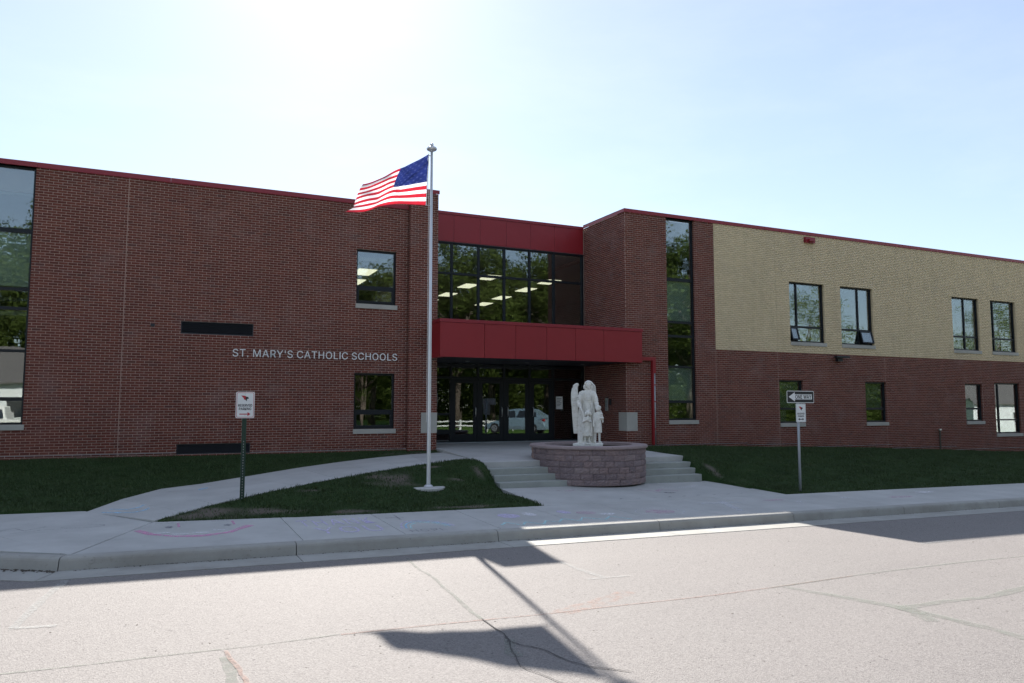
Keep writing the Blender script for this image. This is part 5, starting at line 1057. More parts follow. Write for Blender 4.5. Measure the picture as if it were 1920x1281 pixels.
A.ell((0.055, -0.102, 1.478), (0.02, 0.012, 0.005)); A.ell((0.055, -0.1, 1.468), (0.016, 0.012, 0.005)); A.ell((0.055, -0.088, 1.44), (0.022, 0.022, 0.02))
A.ell((-0.06, -0.17, 0.02), (0.05, 0.09, 0.03)); A.cast('angel_figure', M['statue'], statue, 0.0075, 2)
# wings: curved slabs with rows of feathers
def wing(side):
    W = Blob(); y = 0.1 if side < 0 else 0.17
    if side < 0: ctr = [(-0.255, 1.535, .03), (-0.285, 1.535, .045), (-0.305, 1.5, .06), (-0.318, 1.44, .07), (-0.325, 1.37, .078), (-0.33, 1.3, .082), (-0.33, 1.22, .084), (-0.33, 1.14, .084), (-0.328, 1.06, .082), (-0.325, 0.98, .08)]
    else: ctr = [(0.13, 1.55, .03), (0.15, 1.52, .038), (0.162, 1.46, .042), (0.166, 1.4, .044), (0.166, 1.33, .044), (0.163, 1.25, .045), (0.16, 1.17, .045), (0.155, 1.1, .045), (0.15, 1.02, .045)]
    for (xa, za, ra), (xb, zb_, rb) in zip(ctr[:-1], ctr[1:]):
        for t in (0, .5): W.ell((xa + (xb - xa) * t, y, za + (zb_ - za) * t), (ra + (rb - ra) * t, 0.027, max(0.045, ra * 0.8)))
    ed = [(c[0] + (-1 if side < 0 else 1) * c[2] * 0.95, y - 0.01, c[1]) for c in ctr[1:]]; W.limb(ed, [0.022] * len(ed), 10)
    n_ = 7; x0, x1 = ((-0.405, -0.26) if side < 0 else (0.04, 0.195))
    for k in range(n_):
        t = k / (n_ - 1); xa = x0 + (x1 - x0) * t; xb = (-0.355 + 0.1 * t) if side < 0 else (0.05 + 0.12 * t)
        zb = 0.26 + (0.0 if side < 0 else 0.15)
        W.limb([(xa, y + 0.002 * (k % 2), 1.02), ((xa + xb) / 2 - 0.005, y, 0.65), (xb, y, zb)], [0.0165, 0.0155, 0.014], 10)
    W.ell(((x0 + x1) / 2 + 0.01, y + 0.012, 0.66), (0.074, 0.008, 0.42))
    for r_ in range(5):
        for k in range(5):
            W.ell((x0 + 0.02 + (x1 - x0 - 0.02) * (k + 0.5 * (r_ % 2)) / 4.6, y - 0.022, 1.38 - r_ * 0.085), (0.016, 0.01, 0.045))
    W.cast('wing', M['statue'], statue, 0.0065, 1)
wing(-1); wing(1)
# girl
G = Blob(); gx_, gy_ = 0.0, -0.2
G.loft([(-0.015, gy_, 0.19, 0.125, 0.085, .05, 8, 0), (-0.02, gy_, 0.3, 0.115, 0.08, .05, 8, .3), (-0.02, gy_, 0.43, 0.095, 0.07, .03, 8, .6), (-0.02, gy_, 0.47, 0.082, 0.062, .01, 8, .6), (-0.01, gy_, 0.56, 0.09, 0.065, .02, 8, 1), (0.0, gy_, 0.66, 0.085, 0.06, .0, 8, 1), (0.01, gy_, 0.7, 0.04, 0.04, 0, 8, 1)])
G.limb([(0.01, gy_, 0.68), (0.015, gy_ - 0.005, 0.74)], [0.03, 0.028]); G.ell((0.018, gy_ - 0.02, 0.785), (0.05, 0.055, 0.065)); G.ell((0.015, gy_ + 0.012, 0.80), (0.068, 0.062, 0.07)); G.ell((0.03, gy_ - 0.075, 0.78), (0.009, 0.012, 0.014))
for x in (-0.055, 0.085): G.ell((x, gy_ + 0.0, 0.76), (0.025, 0.045, 0.06))
G.ell((0.02, gy_ + 0.02, 0.865 - 0.02), (0.055, 0.05, 0.03))
G.limb([(-0.075, gy_, 0.66), (-0.12, gy_ - 0.04, 0.56), (-0.03, gy_ - 0.1, 0.6)], [0.032, 0.028, 0.022]); G.ell((-0.015, gy_ - 0.11, 0.615), (0.02, 0.014, 0.028))
G.limb([(0.07, gy_, 0.66), (0.085, gy_ - 0.03, 0.56), (0.02, gy_ - 0.1, 0.59)], [0.03, 0.026, 0.02])
G.limb([(0.085, gy_ + 0.03, 0.62), (0.1, gy_ + 0.01, 0.4), (0.105, gy_, 0.2)], [0.022, 0.028, 0.026])   # cape edge
for k in range(6): x = -0.11 + 0.035 * k; G.limb([(x * 0.8, gy_ - 0.065, 0.45), (x * 1.1, gy_ - 0.085, 0.2)], [0.007, 0.012], 8)
G.limb([(-0.06, gy_, 0.22), (-0.06, gy_, 0.05)], [0.034, 0.024]); G.limb([(0.04, gy_, 0.22), (0.045, gy_ + 0.01, 0.05)], [0.034, 0.024])
G.ell((-0.055, gy_ - 0.035, 0.025), (0.03, 0.065, 0.026)); G.ell((0.06, gy_ - 0.03, 0.025), (0.03, 0.065, 0.026)); G.cast('girl_figure', M['statue'], statue, 0.0065, 1)
# boy
B = Blob(); by_ = -0.17
B.loft([(0.262, by_, 0.28, 0.105, 0.08, .04, 8, 0), (0.265, by_, 0.42, 0.1, 0.072, .04, 8, .4), (0.268, by_, 0.58, 0.082, 0.06, .01, 8, .4), (0.27, by_, 0.6, 0.088, 0.066, 0, 8, .4), (0.27, by_, 0.7, 0.1, 0.068, .02, 8, .4), (0.275, by_, 0.79, 0.085, 0.055, 0, 8, 0), (0.275, by_, 0.83, 0.04, 0.038, 0, 8, 0)])
B.limb([(0.275, by_, 0.81), (0.275, by_ - 0.005, 0.87)], [0.03, 0.028]); B.ell((0.268, by_ - 0.025, 0.9), (0.056, 0.064, 0.07)); B.ell((0.275, by_ + 0.0, 0.93), (0.077, 0.078, 0.066)); B.ell((0.25, by_ - 0.088, 0.875), (0.02, 0.01, 0.007)); B.ell((0.235, by_ - 0.08, 0.915), (0.012, 0.009, 0.006)); B.ell((0.285, by_ - 0.08, 0.915), (0.012, 0.009, 0.006)); B.ell((0.25, by_ - 0.078, 0.9), (0.009, 0.012, 0.014))
for k in range(14): a = k * 2.4; B.ell((0.275 + 0.06 * math.cos(a), by_ + 0.0 + 0.055 * math.sin(a), 0.93 + 0.03 * math.sin(k * 1.7)), (0.022, 0.022, 0.018))
B.limb([(0.185, by_, 0.77), (0.165, by_ - 0.02, 0.62), (0.15, by_ - 0.05, 0.5)], [0.033, 0.027, 0.022]); B.ell((0.15, by_ - 0.06, 0.46), (0.02, 0.018, 0.035))
B.limb([(0.36, by_, 0.77), (0.395, by_ + 0.01, 0.66), (0.33, by_ - 0.07, 0.66)], [0.034, 0.028, 0.022])
B.limb([(0.375, by_ + 0.04, 0.7), (0.395, by_ + 0.03, 0.56)], [0.026, 0.022])
for k in range(6): x = 0.18 + 0.033 * k; B.limb([(x, by_ - 0.06, 0.56), (x, by_ - 0.078, 0.29)], [0.006, 0.011], 8)
B.limb([(0.2, by_, 0.3), (0.19, by_, 0.06)], [0.037, 0.026]); B.limb([(0.3, by_, 0.3), (0.305, by_, 0.06)], [0.037, 0.026])
B.ell((0.19, by_ - 0.035, 0.035), (0.032, 0.065, 0.028)); B.ell((0.325, by_ - 0.035, 0.035), (0.045, 0.06, 0.028)); B.cast('boy_figure', M['statue'], statue, 0.0065, 1)
o = Blob(); o.box(-0.385, 0.385, -0.3, 0.24, -0.1, -0.005); o.ell((0.28, -0.18, 0.0), (0.13, 0.12, 0.025)); o.ell((0.0, -0.2, 0.0), (0.16, 0.12, 0.02)); o.ell((-0.28, -0.1, -0.01), (0.09, 0.12, 0.03)); o.cast('plinth', M['statue'], statue, 0.012, 2)

# ------------------------------------------------------------------ chalk, cracks, paint
def ribbon(pts, w0, zf, dz, mat, name, parent, wob=0.0, seed=0, sub=6):
    r_ = np.random.RandomState(seed); P = []; ker = np.array([1, 3, 4, 3, 1]) / 12.0
    for i in range(len(pts) - 1):
        for s in range(sub): P.append(lerp(pts[i], pts[i + 1], s / sub))
    P.append(pts[-1]); nn = len(P); wx = np.convolve(r_.normal(0, wob * 1.6, nn + 4), ker, 'valid') if wob else np.zeros(nn); wy = np.convolve(r_.normal(0, wob * 1.6, nn + 4), ker, 'valid') if wob else np.zeros(nn)
    wv = 1 + np.convolve(r_.uniform(-0.5, 0.5, nn + 4), ker, 'valid') if wob else np.ones(nn); P = [(x + wx[i], y + wy[i]) for i, (x, y) in enumerate(P)]
    m = MB()
    for i, (x, y) in enumerate(P):
        a, b = P[max(0, i - 1)], P[min(len(P) - 1, i + 1)]; d = Vector((b[0] - a[0], b[1] - a[1])).normalized(); n_ = Vector((-d.y, d.x))
        ww = w0 * wv[i] / 2
        for s in (1, -1): X, Y = x + s * n_.x * ww, y + s * n_.y * ww; m.v.append((X, Y, zf(X, Y) + dz))
    for i in range(len(P) - 1): m.f.append((2 * i, 2 * i + 1, 2 * i + 3, 2 * i + 2))
    return m.build(name, mat, parent)
M['crack'] = strip_mat('open_crack', (0.075, 0.07, 0.065), 0.44, 0.58, 16, 0.4); M['seal'] = strip_mat('crack_filler', (0.27, 0.28, 0.245), 0.3, 0.62, 9, 0.55)
M['pinkfill'] = strip_mat('pink_filler', (0.36, 0.26, 0.225), 0.3, 0.6, 18, 0.7); M['roadpaint'] = strip_mat('worn_paint', (0.45, 0.45, 0.43), 0.36, 0.66, 26, 0.6); M['crack2'] = strip_mat('open_wide_crack', (0.075, 0.07, 0.068), 0.3, 0.42, 16)
M['pinkchalk'] = strip_mat('pink_chalk', (0.8, 0.34, 0.55), 0.34, 0.6, 16, 0.75); M['faintwhite'] = strip_mat('faint_white_chalk', (0.8, 0.8, 0.88), 0.36, 0.66, 14, 0.4); M['faintpink'] = strip_mat('faint_pink_chalk', (0.75, 0.38, 0.55), 0.36, 0.7, 9, 0.45); M['whitechalk'] = strip_mat('white_chalk', (0.95, 0.93, 0.97), 0.36, 0.6, 24, 0.75)
M['bluechalk'] = strip_mat('blue_chalk', (0.4, 0.72, 0.97), 0.34, 0.6, 18, 0.8); M['purplechalk'] = strip_mat('purple_chalk', (0.72, 0.64, 0.92), 0.34, 0.6, 20, 0.7)
M['darkchalk'] = strip_mat('dark_chalk', (0.12, 0.12, 0.17), 0.4, 0.62, 26, 0.6); M['tealchalk'] = strip_mat('teal_chalk', (0.55, 0.9, 0.92), 0.34, 0.6, 20, 0.75); M['orangechalk'] = strip_mat('orange_chalk', (0.55, 0.3, 0.22), 0.45, 0.75, 12, 0.4)
L1 = [(-6, -14.8), (-3, -14.84), (-1.01, -14.87), (0.05, -14.87), (0.84, -14.88), (1.58, -14.83)]; L2 = [(1.58, -14.83), (2.65, -14.86), (3.72, -14.93), (5.03, -14.95), (6.57, -14.92), (8.09, -14.79), (10.25, -14.73), (13, -14.8), (20, -14.8), (30, -14.8)]
ribbon(L1, 0.03, road_z, 0.004, M['seal'], 'road_seam', road, 0.006, 1); ribbon(L1, 0.006, road_z, 0.007, M['crack'], 'crack', road, 0.008, 2)
ribbon(L2[:6], 0.03, road_z, 0.004, M['pinkfill'], 'road_seam', road, 0.008, 3); ribbon(L2, 0.006, road_z, 0.007, M['crack'], 'crack', road, 0.008, 4); ribbon(L2[4:], 0.05, road_z, 0.004, M['seal'], 'road_seam', road, 0.01, 5)
ribbon([(6.8, -14.95), (6.89, -15.33), (7.04, -15.78), (7.15, -16.22), (7.17, -16.64), (7.2, -17.1), (7.15, -17.6), (7.0, -18.3), (6.9, -19.5)], 0.15, road_z, 0.004, M['seal'], 'road_seam', road, 0.006, 6)
ribbon([(7.15, -16.22), (7.74, -16.22), (8.47, -16.27), (9.31, -16.16), (11, -16.1)], 0.13, road_z, 0.0045, M['seal'], 'road_seam', road, 0.006, 7)
ribbon([(7.15, -16.22), (7.04, -16.49), (6.95, -16.75)], 0.14, road_z, 0.005, M['seal'], 'road_seam', road, 0.01, 8)
ribbon([(7.15, -16.22), (7.16, -16.6), (7.19, -17.0)], 0.01, road_z, 0.008, M['crack'], 'crack', road, 0.01, 28)
ribbon([(3.3, -11.35), (3.2, -12.24), (3.16, -12.78), (3.06, -13.71), (2.99, -14.36), (2.96, -14.87)], 0.045, road_z, 0.005, M['seal'], 'road_seam', road, 0.015, 9)
ribbon([(2.96, -14.87), (2.93, -15.24), (2.93, -15.43), (2.88, -15.66)], 0.012, road_z, 0.007, M['crack2'], 'crack', road, 0.012, 10)
ribbon([(2.93, -15.5), (2.88, -15.66), (2.92, -15.8), (3.01, -15.97), (3.05, -16.18), (3.08, -16.36), (3.14, -16.54), (3.27, -16.68), (3.4, -16.8)], 0.011, road_z, 0.008, M['crack2'], 'crack', road, 0.01, 11)
ribbon([(2.88, -15.66), (2.76, -15.98), (2.66, -16.32), (2.69, -16.5), (2.8, -16.81), (3.1, -17.2)], 0.008, road_z, 0.008, M['crack2'], 'crack', road, 0.01, 12)
ribbon([(2.9, -15.6), (2.8, -15.8), (2.74, -16.1)], 0.1, road_z, 0.005, M['seal'], 'road_seam', road, 0.01, 13)
ribbon([(0.57, -15.1), (0.58, -15.5), (0.56, -15.9), (0.5, -16.6)], 0.1, road_z, 0.0035, M['seal'], 'road_patch', road, 0.004, 14)
ribbon([(0.59, -14.92), (0.64, -15.32), (0.64, -15.6), (0.66, -15.9)], 0.04, road_z, 0.0065, M['pinkfill'], 'road_seam', road, 0.012, 15)
ribbon([(-0.91, -11.1), (-1.03, -12.03), (-1.14, -13.37)], 0.1, road_z, 0.0045, M['roadpaint'], 'parking_line', road, 0.002, 16); ribbon([(-1.17, -13.39), (-0.78, -13.44)], 0.09, road_z, 0.0055, M['roadpaint'], 'parking_line', road, 0.002, 17)
ribbon([(5.15, -12.43), (5.11, -13.09), (5.13, -13.59)], 0.08, road_z, 0.0045, M['roadpaint'], 'parking_line', road, 0.002, 18); ribbon([(4.87, -13.62), (5.49, -13.64)], 0.06, road_z, 0.0055, M['roadpaint'], 'parking_line', road, 0.002, 19)
ribbon([(11.26, -13.36), (12.05, -13.34)], 0.08, road_z, 0.0045, M['roadpaint'], 'parking_line', road, 0.002, 20)
ribbon([(3.77, -14.95), (4.17, -14.81), (4.53, -14.65), (4.97, -14.41)], 0.22, road_z, 0.003, M['orangechalk'], 'chalk_smear', road, 0.01, 21)
sz = lambda x, y: sw_z(x, y); SWP = sidewalk
def arc(cx, cy, rx, ry, a0, a1, n_=14): return [(cx + rx * math.cos(math.radians(a0 + (a1 - a0) * i / n_)), cy + ry * math.sin(math.radians(a0 + (a1 - a0) * i / n_))) for i in range(n_ + 1)]
def disc(cx, cy, rx, ry, mat, name, parent=SWP, zf=sz, dz=0.004):
    m = MB(); pts = arc(cx, cy, rx, ry, 0, 351, 24)
    m.poly([(x, y, zf(x, y) + dz) for x, y in pts]); return m.build(name, mat, parent)
ribbon([(-0.21, -8.66), (0.01, -9.11), (0.33, -9.36), (0.7, -9.44), (1.09, -9.24), (1.46, -8.69)], 0.13, sz, 0.004, M['pinkchalk'], 'chalk_smile', SWP, 0.006, 30)
disc(0.25, -8.5, 0.06, 0.1, M['darkchalk'], 'chalk_eye'); disc(1.12, -8.56, 0.06, 0.1, M['darkchalk'], 'chalk_eye')
for x in (0.2, 1.05): ribbon([(x - 0.15, -8.12), (x + 0.12, -8.1)], 0.03, sz, 0.004, M['darkchalk'], 'chalk_brow', SWP, 0.004, 31)
for x in (0.39, 1.22): ribbon([(x, -8.15), (x, -8.55)], 0.05, sz, 0.004, M['pinkchalk'], 'chalk_nose', SWP, 0.004, 32)
for x, y in ((0.15, -9.02), (0.4, -9.19), (0.7, -9.15), (0.97, -9.0)): ribbon([(x - 0.1, y), (x + 0.1, y - 0.02)], 0.09, sz, 0.0075, M['whitechalk'], 'chalk_teeth', SWP, 0.01, 33)
def chalk_text(body, x0, x1, y0, y1, mat, slant=0.0):
    V, Fs = fit_text(body, x0, x1, y0, y1, spacing=1.1); m = MB()
    for a in V: X = a[0] + slant * (a[1] - y0); m.v.append((X, a[1], sz(X, a[1]) + 0.0045))
    m.f = Fs; return m.build('chalk_writing', mat, SWP)
chalk_text('THANK', 2.2, 3.45, -9.1, -8.5, M['purplechalk']); chalk_text('YOU', 2.35, 3.4, -9.85, -9.3, M['purplechalk']); chalk_text('HOPE', 3.75, 4.35, -10.13, -9.93, M['darkchalk'])
for r_, mm in ((0.45, 'purplechalk'), (0.38, 'bluechalk'), (0.31, 'tealchalk')): ribbon(arc(4.15, -9.85, r_, r_ * 1.75, 5, 175), 0.035, sz, 0.004, M[mm], 'chalk_rainbow', SWP, 0.004, 34)
ribbon([(3.72, -8.67), (4.1, -8.67)], 0.04, sz, 0.004, M['darkchalk'], 'chalk_cross', SWP, 0.003, 35); ribbon([(3.95, -8.37), (3.92, -8.93)], 0.04, sz, 0.006, M['darkchalk'], 'chalk_cross', SWP, 0.003, 36)
zz_ = [(5.36, -9.97), (5.55, -9.75), (5.7, -10.1), (5.9, -9.8), (6.1, -10.12), (6.3, -9.8), (6.46, -10.0), (6.7, -9.7), (6.9, -10.0), (7.1, -9.7), (7.4, -10.0), (7.7, -9.7), (7.9, -10.1)]
ribbon(zz_, 0.045, sz, 0.004, M['tealchalk'], 'chalk_grass', SWP, 0.006, 37)
for x, y, rx, ry, mm in ((8.96, -9.5, 0.32, 0.24, 'pinkchalk'), (12.5, -8.85, 0.3, 0.12, 'pinkchalk'), (16.0, -9.3, 0.4, 0.12, 'pinkchalk'), (5.9, -9.1, 0.2, 0.25, 'purplechalk'), (6.35, -9.05, 0.12, 0.2, 'whitechalk'), (7.48, -9.2, 0.2, 0.18, 'pinkchalk'), (7.8, -9.45, 0.16, 0.1, 'whitechalk'), (7.1, -9.0, 0.12, 0.2, 'purplechalk'), (12.9, -9.2, 0.1, 0.08, 'whitechalk'), (17.5, -8.8, 0.3, 0.12, 'whitechalk'), (14.5, -9.0, 0.12, 0.1, 'whitechalk')): disc(x, y, rx, ry, M['faintpink'] if mm == 'pinkchalk' else M[mm], 'chalk_flower')
ribbon(arc(8.96, -9.5, 0.5, 0.42, 0, 350, 24), 0.03, sz, 0.004, M['whitechalk'], 'chalk_ring', SWP, 0.004, 38)
ribbon([(10.6, -9.95), (10.9, -9.3), (11.2, -8.6)], 0.2, sz, 0.004, M['faintwhite'], 'chalk_bar', SWP, 0.006, 39); ribbon([(10.5, -8.8), (11.5, -8.95)], 0.14, sz, 0.0065, M['faintwhite'], 'chalk_bar', SWP, 0.006, 40)
ribbon([(-0.8, -6.5), (-0.5, -6.75), (-0.29, -6.84), (-0.1, -6.7), (0.0, -6.35), (0.25, -6.1)], 0.06, wk_z, 0.005, M['bluechalk'], 'chalk_wave', walk, 0.01, 41)
ribbon([(-0.7, -6.2), (-0.4, -6.45), (-0.2, -6.3), (-0.1, -6.0)], 0.05, wk_z, 0.005, M['bluechalk'], 'chalk_wave', walk, 0.01, 42)
ribbon([(0.43, -5.02), (0.75, -4.7), (0.97, -4.31), (1.43, -3.9)], 0.1, wk_z, 0.005, M['bluechalk'], 'chalk_wave', walk, 0.01, 43)
ribbon([(8.5, -6.1), (8.75, -6.3), (9.0, -6.1), (9.3, -6.3)], 0.09, ap_z, 0.004, M['faintpink'], 'chalk_line', apron, 0.015, 44); ribbon([(10.5, -6.5), (10.8, -6.85), (11.1, -6.6), (11.4, -6.9)], 0.14, ap_z, 0.004, M['faintpink'], 'chalk_line', apron, 0.015, 45)
ribbon([(11.3, -6.2), (11.9, -6.4), (12.5, -6.2)], 0.07, ap_z, 0.004, M['whitechalk'], 'chalk_line', apron, 0.015, 46); disc(10.95, -7.15, 0.16, 0.09, M['darkchalk'], 'chalk_spot', apron, ap_z); ribbon([(10.6, -7.05), (10.9, -7.12)], 0.04, ap_z, 0.006, M['darkchalk'], 'chalk_spot', apron, 0.01, 47)
for k in range(9): x = 9.2 + 0.42 * k; ribbon([(x, -7.75 + 0.03 * (k % 3)), (x + 0.12, -7.7)], 0.045, ap_z, 0.004, M['darkchalk'], 'chalk_mark', apron, 0.015, 50 + k)
ribbon([(-1.9, -8.4), (-1.5, -8.2), (-1.0, -8.15)], 0.02, sz, 0.004, M['darkchalk'], 'chalk_scribble', SWP, 0.01, 61); ribbon(arc(-0.98, -8.0, 0.3, 0.16, -170, 80), 0.02, sz, 0.004, M['darkchalk'], 'chalk_scribble', SWP, 0.004, 62); ribbon([(-2.2, -8.3), (-1.9, -7.9), (-1.75, -8.2), (-1.5, -7.9)], 0.02, sz, 0.004, M['darkchalk'], 'chalk_scribble', SWP, 0.006, 63)

# litter and grit in the gutter, pebbles on the road
def grit():
    m = MB()
    def peb(x, y, z, r):
        n_ = len(m.v); a = rng.uniform(0, 6)
        for k in range(5): m.v.append((x + r * math.cos(a + k * 1.257) * rng.uniform(.8, 1.3), y + 1.5 * r * math.sin(a + k * 1.257) * rng.uniform(.8, 1.3), z))
        m.v.append((x + rng.uniform(-.2, .2) * r, y, z + r * rng.uniform(.25, .6)))
        for k in range(5): m.f.append((n_ + k, n_ + (k + 1) % 5, n_ + 5))
    for i in range(900): x, y = rng.uniform(-6, 16), rng.uniform(-19.5, -11.2); peb(x, y, road_z(x, y), abs(rng.normal(0.002, 0.003)) + 0.003)
    for i in range(60): x, y = rng.uniform(-3, 12), rng.normal(-14.9, 0.35); peb(x, y, road_z(x, y), rng.uniform(0.005, 0.011))
    for i in range(2600):
        x = rng.uniform(-0.8, 18) if i % 3 else rng.uniform(-0.9, 5); dens = 0.5 + 0.5 * math.sin(x * 2.1) * math.sin(x * 0.7 + 1)
        if rng.rand() > dens + 0.15: continue
        y = -10.43 - abs(rng.normal(0, 0.045)); peb(x, y, road_z(x, -11) + 0.002, rng.uniform(0.004, 0.013))
    for i in range(500):
        t = rng.rand(); x = -4.2 + 3.1 * t; y = -8.62 - 1.85 * t - abs(rng.normal(0, 0.07)); peb(x, y, road_z(x, -11) + 0.003, rng.uniform(0.006, 0.02))
    m.build('gravel', M['soil'], kind='stuff', label='loose dark grit and pebbles along the gutter and on the road', cat='gravel')
grit()

# ------------------------------------------------------------------ across the street (seen mirrored in the windows)
MB().prism([(-60, -29.5), (90, -29.5), (90, -28.1), (-60, -28.1)], -2.7, lambda x, y: road_z(x, -28) + 0.13).build('far_sidewalk', M['concrete'], kind='structure')
m = MB(); xs = np.arange(-60, 121, 6.0)
for a, b in zip(xs[:-1], xs[1:]): m.quad(*[(x, y, -1.85 - 0.0118 * x + (0.25 if y < -35 else 0)) for x, y in ((a, -29.5), (a, -36), (b, -36), (b, -29.5))][::-1]); m.quad(*[(x, y, -1.6 - 0.0118 * x) for x, y in ((a, -36), (a, -110), (b, -110), (b, -36))][::-1])
q = N('verge_grass'); p = q.pos(); q.bsdf(q.ramp(q.noise(1.2, 6, 0.7, p), [(0.3, (0.06, 0.13, 0.025)), (0.7, (0.11, 0.19, 0.045))]), 0.9, spec=0.1); M['verge'] = q.m
m.build('far_lawn', M['verge'], kind='structure')
MB().quad((8, -29.5, -1.925), (8, -36, -1.67), (19, -36, -1.80), (19, -29.5, -2.055)).quad((8, -36, -1.67), (8, -58, -1.68), (19, -58, -1.81), (19, -36, -1.80)).build('far_driveway', M['road'], kind='structure')

def make_tree(seed, H, R, nleaf, leaf):
    r_ = np.random.RandomState(seed); t = MB(); H0 = H * 0.22
    t.tube([(0, 0, 0), (0.05, 0, H0 * 0.5), (0.0, 0.1, H0), (0.1, 0.0, H * 0.5), (0, 0, H * 0.78)], [H * 0.026, H * 0.021, H * 0.018, H * 0.011, H * 0.003], 9)
    cl = []
    for k in range(9):
        a = k * 2.4 + r_.uniform(-.3, .3); z0 = H0 + (H * 0.5 - H0) * k / 9; rr = R * r_.uniform(0.55, 0.95); z1 = z0 + H * r_.uniform(0.15, 0.35)
        t.tube([(0, 0, z0), (rr * 0.45 * math.cos(a), rr * 0.45 * math.sin(a), z0 + (z1 - z0) * 0.6), (rr * math.cos(a), rr * math.sin(a), z1)], [H * 0.009, H * 0.006, H * 0.002], 6)
    while len(cl) < 120:
        v = r_.normal(0, 1, 3); v /= np.linalg.norm(v); rad = r_.uniform(0.45, 1.0); c = np.array([v[0] * R * rad, v[1] * R * rad, H * 0.6 + v[2] * H * 0.38 * rad])
        c[:2] *= (1.0 if c[2] < H * 0.7 else 0.85); cl.append((c, R * r_.uniform(0.12, 0.27)))
    ci = r_.randint(0, len(cl), nleaf); C = np.array([c[0] for c in cl])[ci]; Rr = np.array([c[1] for c in cl])[ci]
    d = r_.normal(0, 1, (nleaf, 3)); d /= np.linalg.norm(d, axis=1)[:, None]; P = C + d * (Rr * r_.uniform(0.5, 1.1, nleaf))[:, None]
    u = r_.normal(0, 1, (nleaf, 3)); u /= np.linalg.norm(u, axis=1)[:, None]; v = np.cross(u, d); v /= np.maximum(np.linalg.norm(v, axis=1)[:, None], 1e-6); s = r_.uniform(0.06, 0.14, nleaf)[:, None] * (H / 15) * 1.1
    V = np.stack([P - u * s, P - v * s * 0.6, P + u * s, P + v * s * 0.6], 1).reshape(-1, 3); F = np.arange(4 * nleaf).reshape(-1, 4)
    return t.mesh('trunk', M['bark'], True), np_mesh('crown', V, F, leaf)
TV = [make_tree(1, 16, 5.2, 26000, M['leaf']), make_tree(2, 18, 6.0, 30000, M['leaf']), make_tree(3, 13, 4.6, 5500, M['leaf2'])]
TREES = [(-13, -42, 1.0, 0, 'broad green tree mirrored in the tall left window'), (-7, -50, 1.05, 1, 'taller tree behind the others at the left of the street'), (-2, -44, 0.75, 0, 'smaller green tree left of the driveway'),
         (9, -52, 0.72, 1, 'round tree low behind the pale house'), (17, -46, 0.66, 0, 'short round tree mirrored in the left upper window'), (25, -40, 1.05, 1, 'dense tree nearest the parked blue car'),
         (31, -46, 1.15, 0, 'tall dense tree mirrored in the entrance glass'), (36, -38, 1.0, 1, 'wide dense tree right of the blue car'), (42, -47, 1.2, 0, 'very tall tree beyond the wide dense one'),
         (49, -42, 1.2, 1, 'large tree mirrored in the tower window'), (56, -50, 1.1, 0, 'dark tree behind the large mirrored one'), (74, -50, 1.42, 2, 'sparse yellow green tree mirrored in the first upper window'),
         (88, -60, 0.8, 2, 'thin yellow green tree farther along the street'), (96, -44, 1.0, 2, 'sparse tree beside the white garage'), (113, -51, 1.6, 2, 'last sparse tree at the far end of the street'), (21, -58, 1.0, 1, 'tree row background crown behind the car'), (29, -60, 1.2, 0, 'back row tree above the entrance reflection'), (46, -62, 1.3, 1, 'back row tree behind the tower reflection'), (-20, -55, 1.1, 0, 'back row tree far left')]
for x, y, s, k, lab in TREES:
    t = empty('tree', (x, y, -1.7 - 0.0118 * x), rng.uniform(0, 6), label=lab, cat='tree', group='trees across the street'); t.scale = (s, s, s)
    for nm, me in (('trunk', TV[k][0]), ('crown', TV[k][1])): o = bpy.data.objects.new(nm, me); COL.objects.link(o); o.parent = t

def far_woods():
    k = 95000; x = rng.uniform(-70, 170, k); y = -78 - rng.rand(k) * 16; top = 8.5 + 2.5 * np.sin(x * 0.21) + 1.8 * np.sin(x * 0.57 + 1) + 1.2 * np.sin(x * 1.3); z = -2.2 - 0.0118 * x + (top + 2) * np.sqrt(rng.rand(k)) * rng.uniform(0.7, 1.0, k)
    k2 = 26000; x2 = rng.uniform(-70, 120, k2); y2 = -45 - 10 * rng.rand(k2) ; z2 = -1.9 - 0.0118 * x2 + rng.rand(k2) * (2.6 + 1.0 * np.sin(x2 * 0.4)); keep = np.sin(x2 * 0.31) + 0.5 * np.sin(x2 * 0.83) > -0.3
    P = np.concatenate([np.column_stack([x, y, z]), np.column_stack([x2, y2, z2])[keep]]); P = np.concatenate([np.column_stack([rng.uniform(-90, 200, 24000), rng.uniform(-100, -95, 24000), rng.uniform(-4, 11, 24000)]), P]); n_ = len(P)
    u = rng.normal(0, 1, (n_, 3)); u /= np.linalg.norm(u, axis=1)[:, None]; w_ = rng.normal(0, 1, (n_, 3)); v = np.cross(u, w_); v /= np.linalg.norm(v, axis=1)[:, None]; s_ = rng.uniform(0.16, 0.38, n_)[:, None]; s_[-int(keep.sum()):] *= 0.4; s_[:24000] *= 2.6
    V = np.stack([P - u * s_, P - v * s_ * 0.6, P + u * s_, P + v * s_ * 0.6], 1).reshape(-1, 3)
    o = bpy.data.objects.new('far_woods', np_mesh('far_woods', V, np.arange(4 * n_).reshape(-1, 4), M['leaf'])); COL.objects.link(o); tag(o, 'far mass of green woods and shrubs across the street', 'woods', kind='stuff')
far_woods()

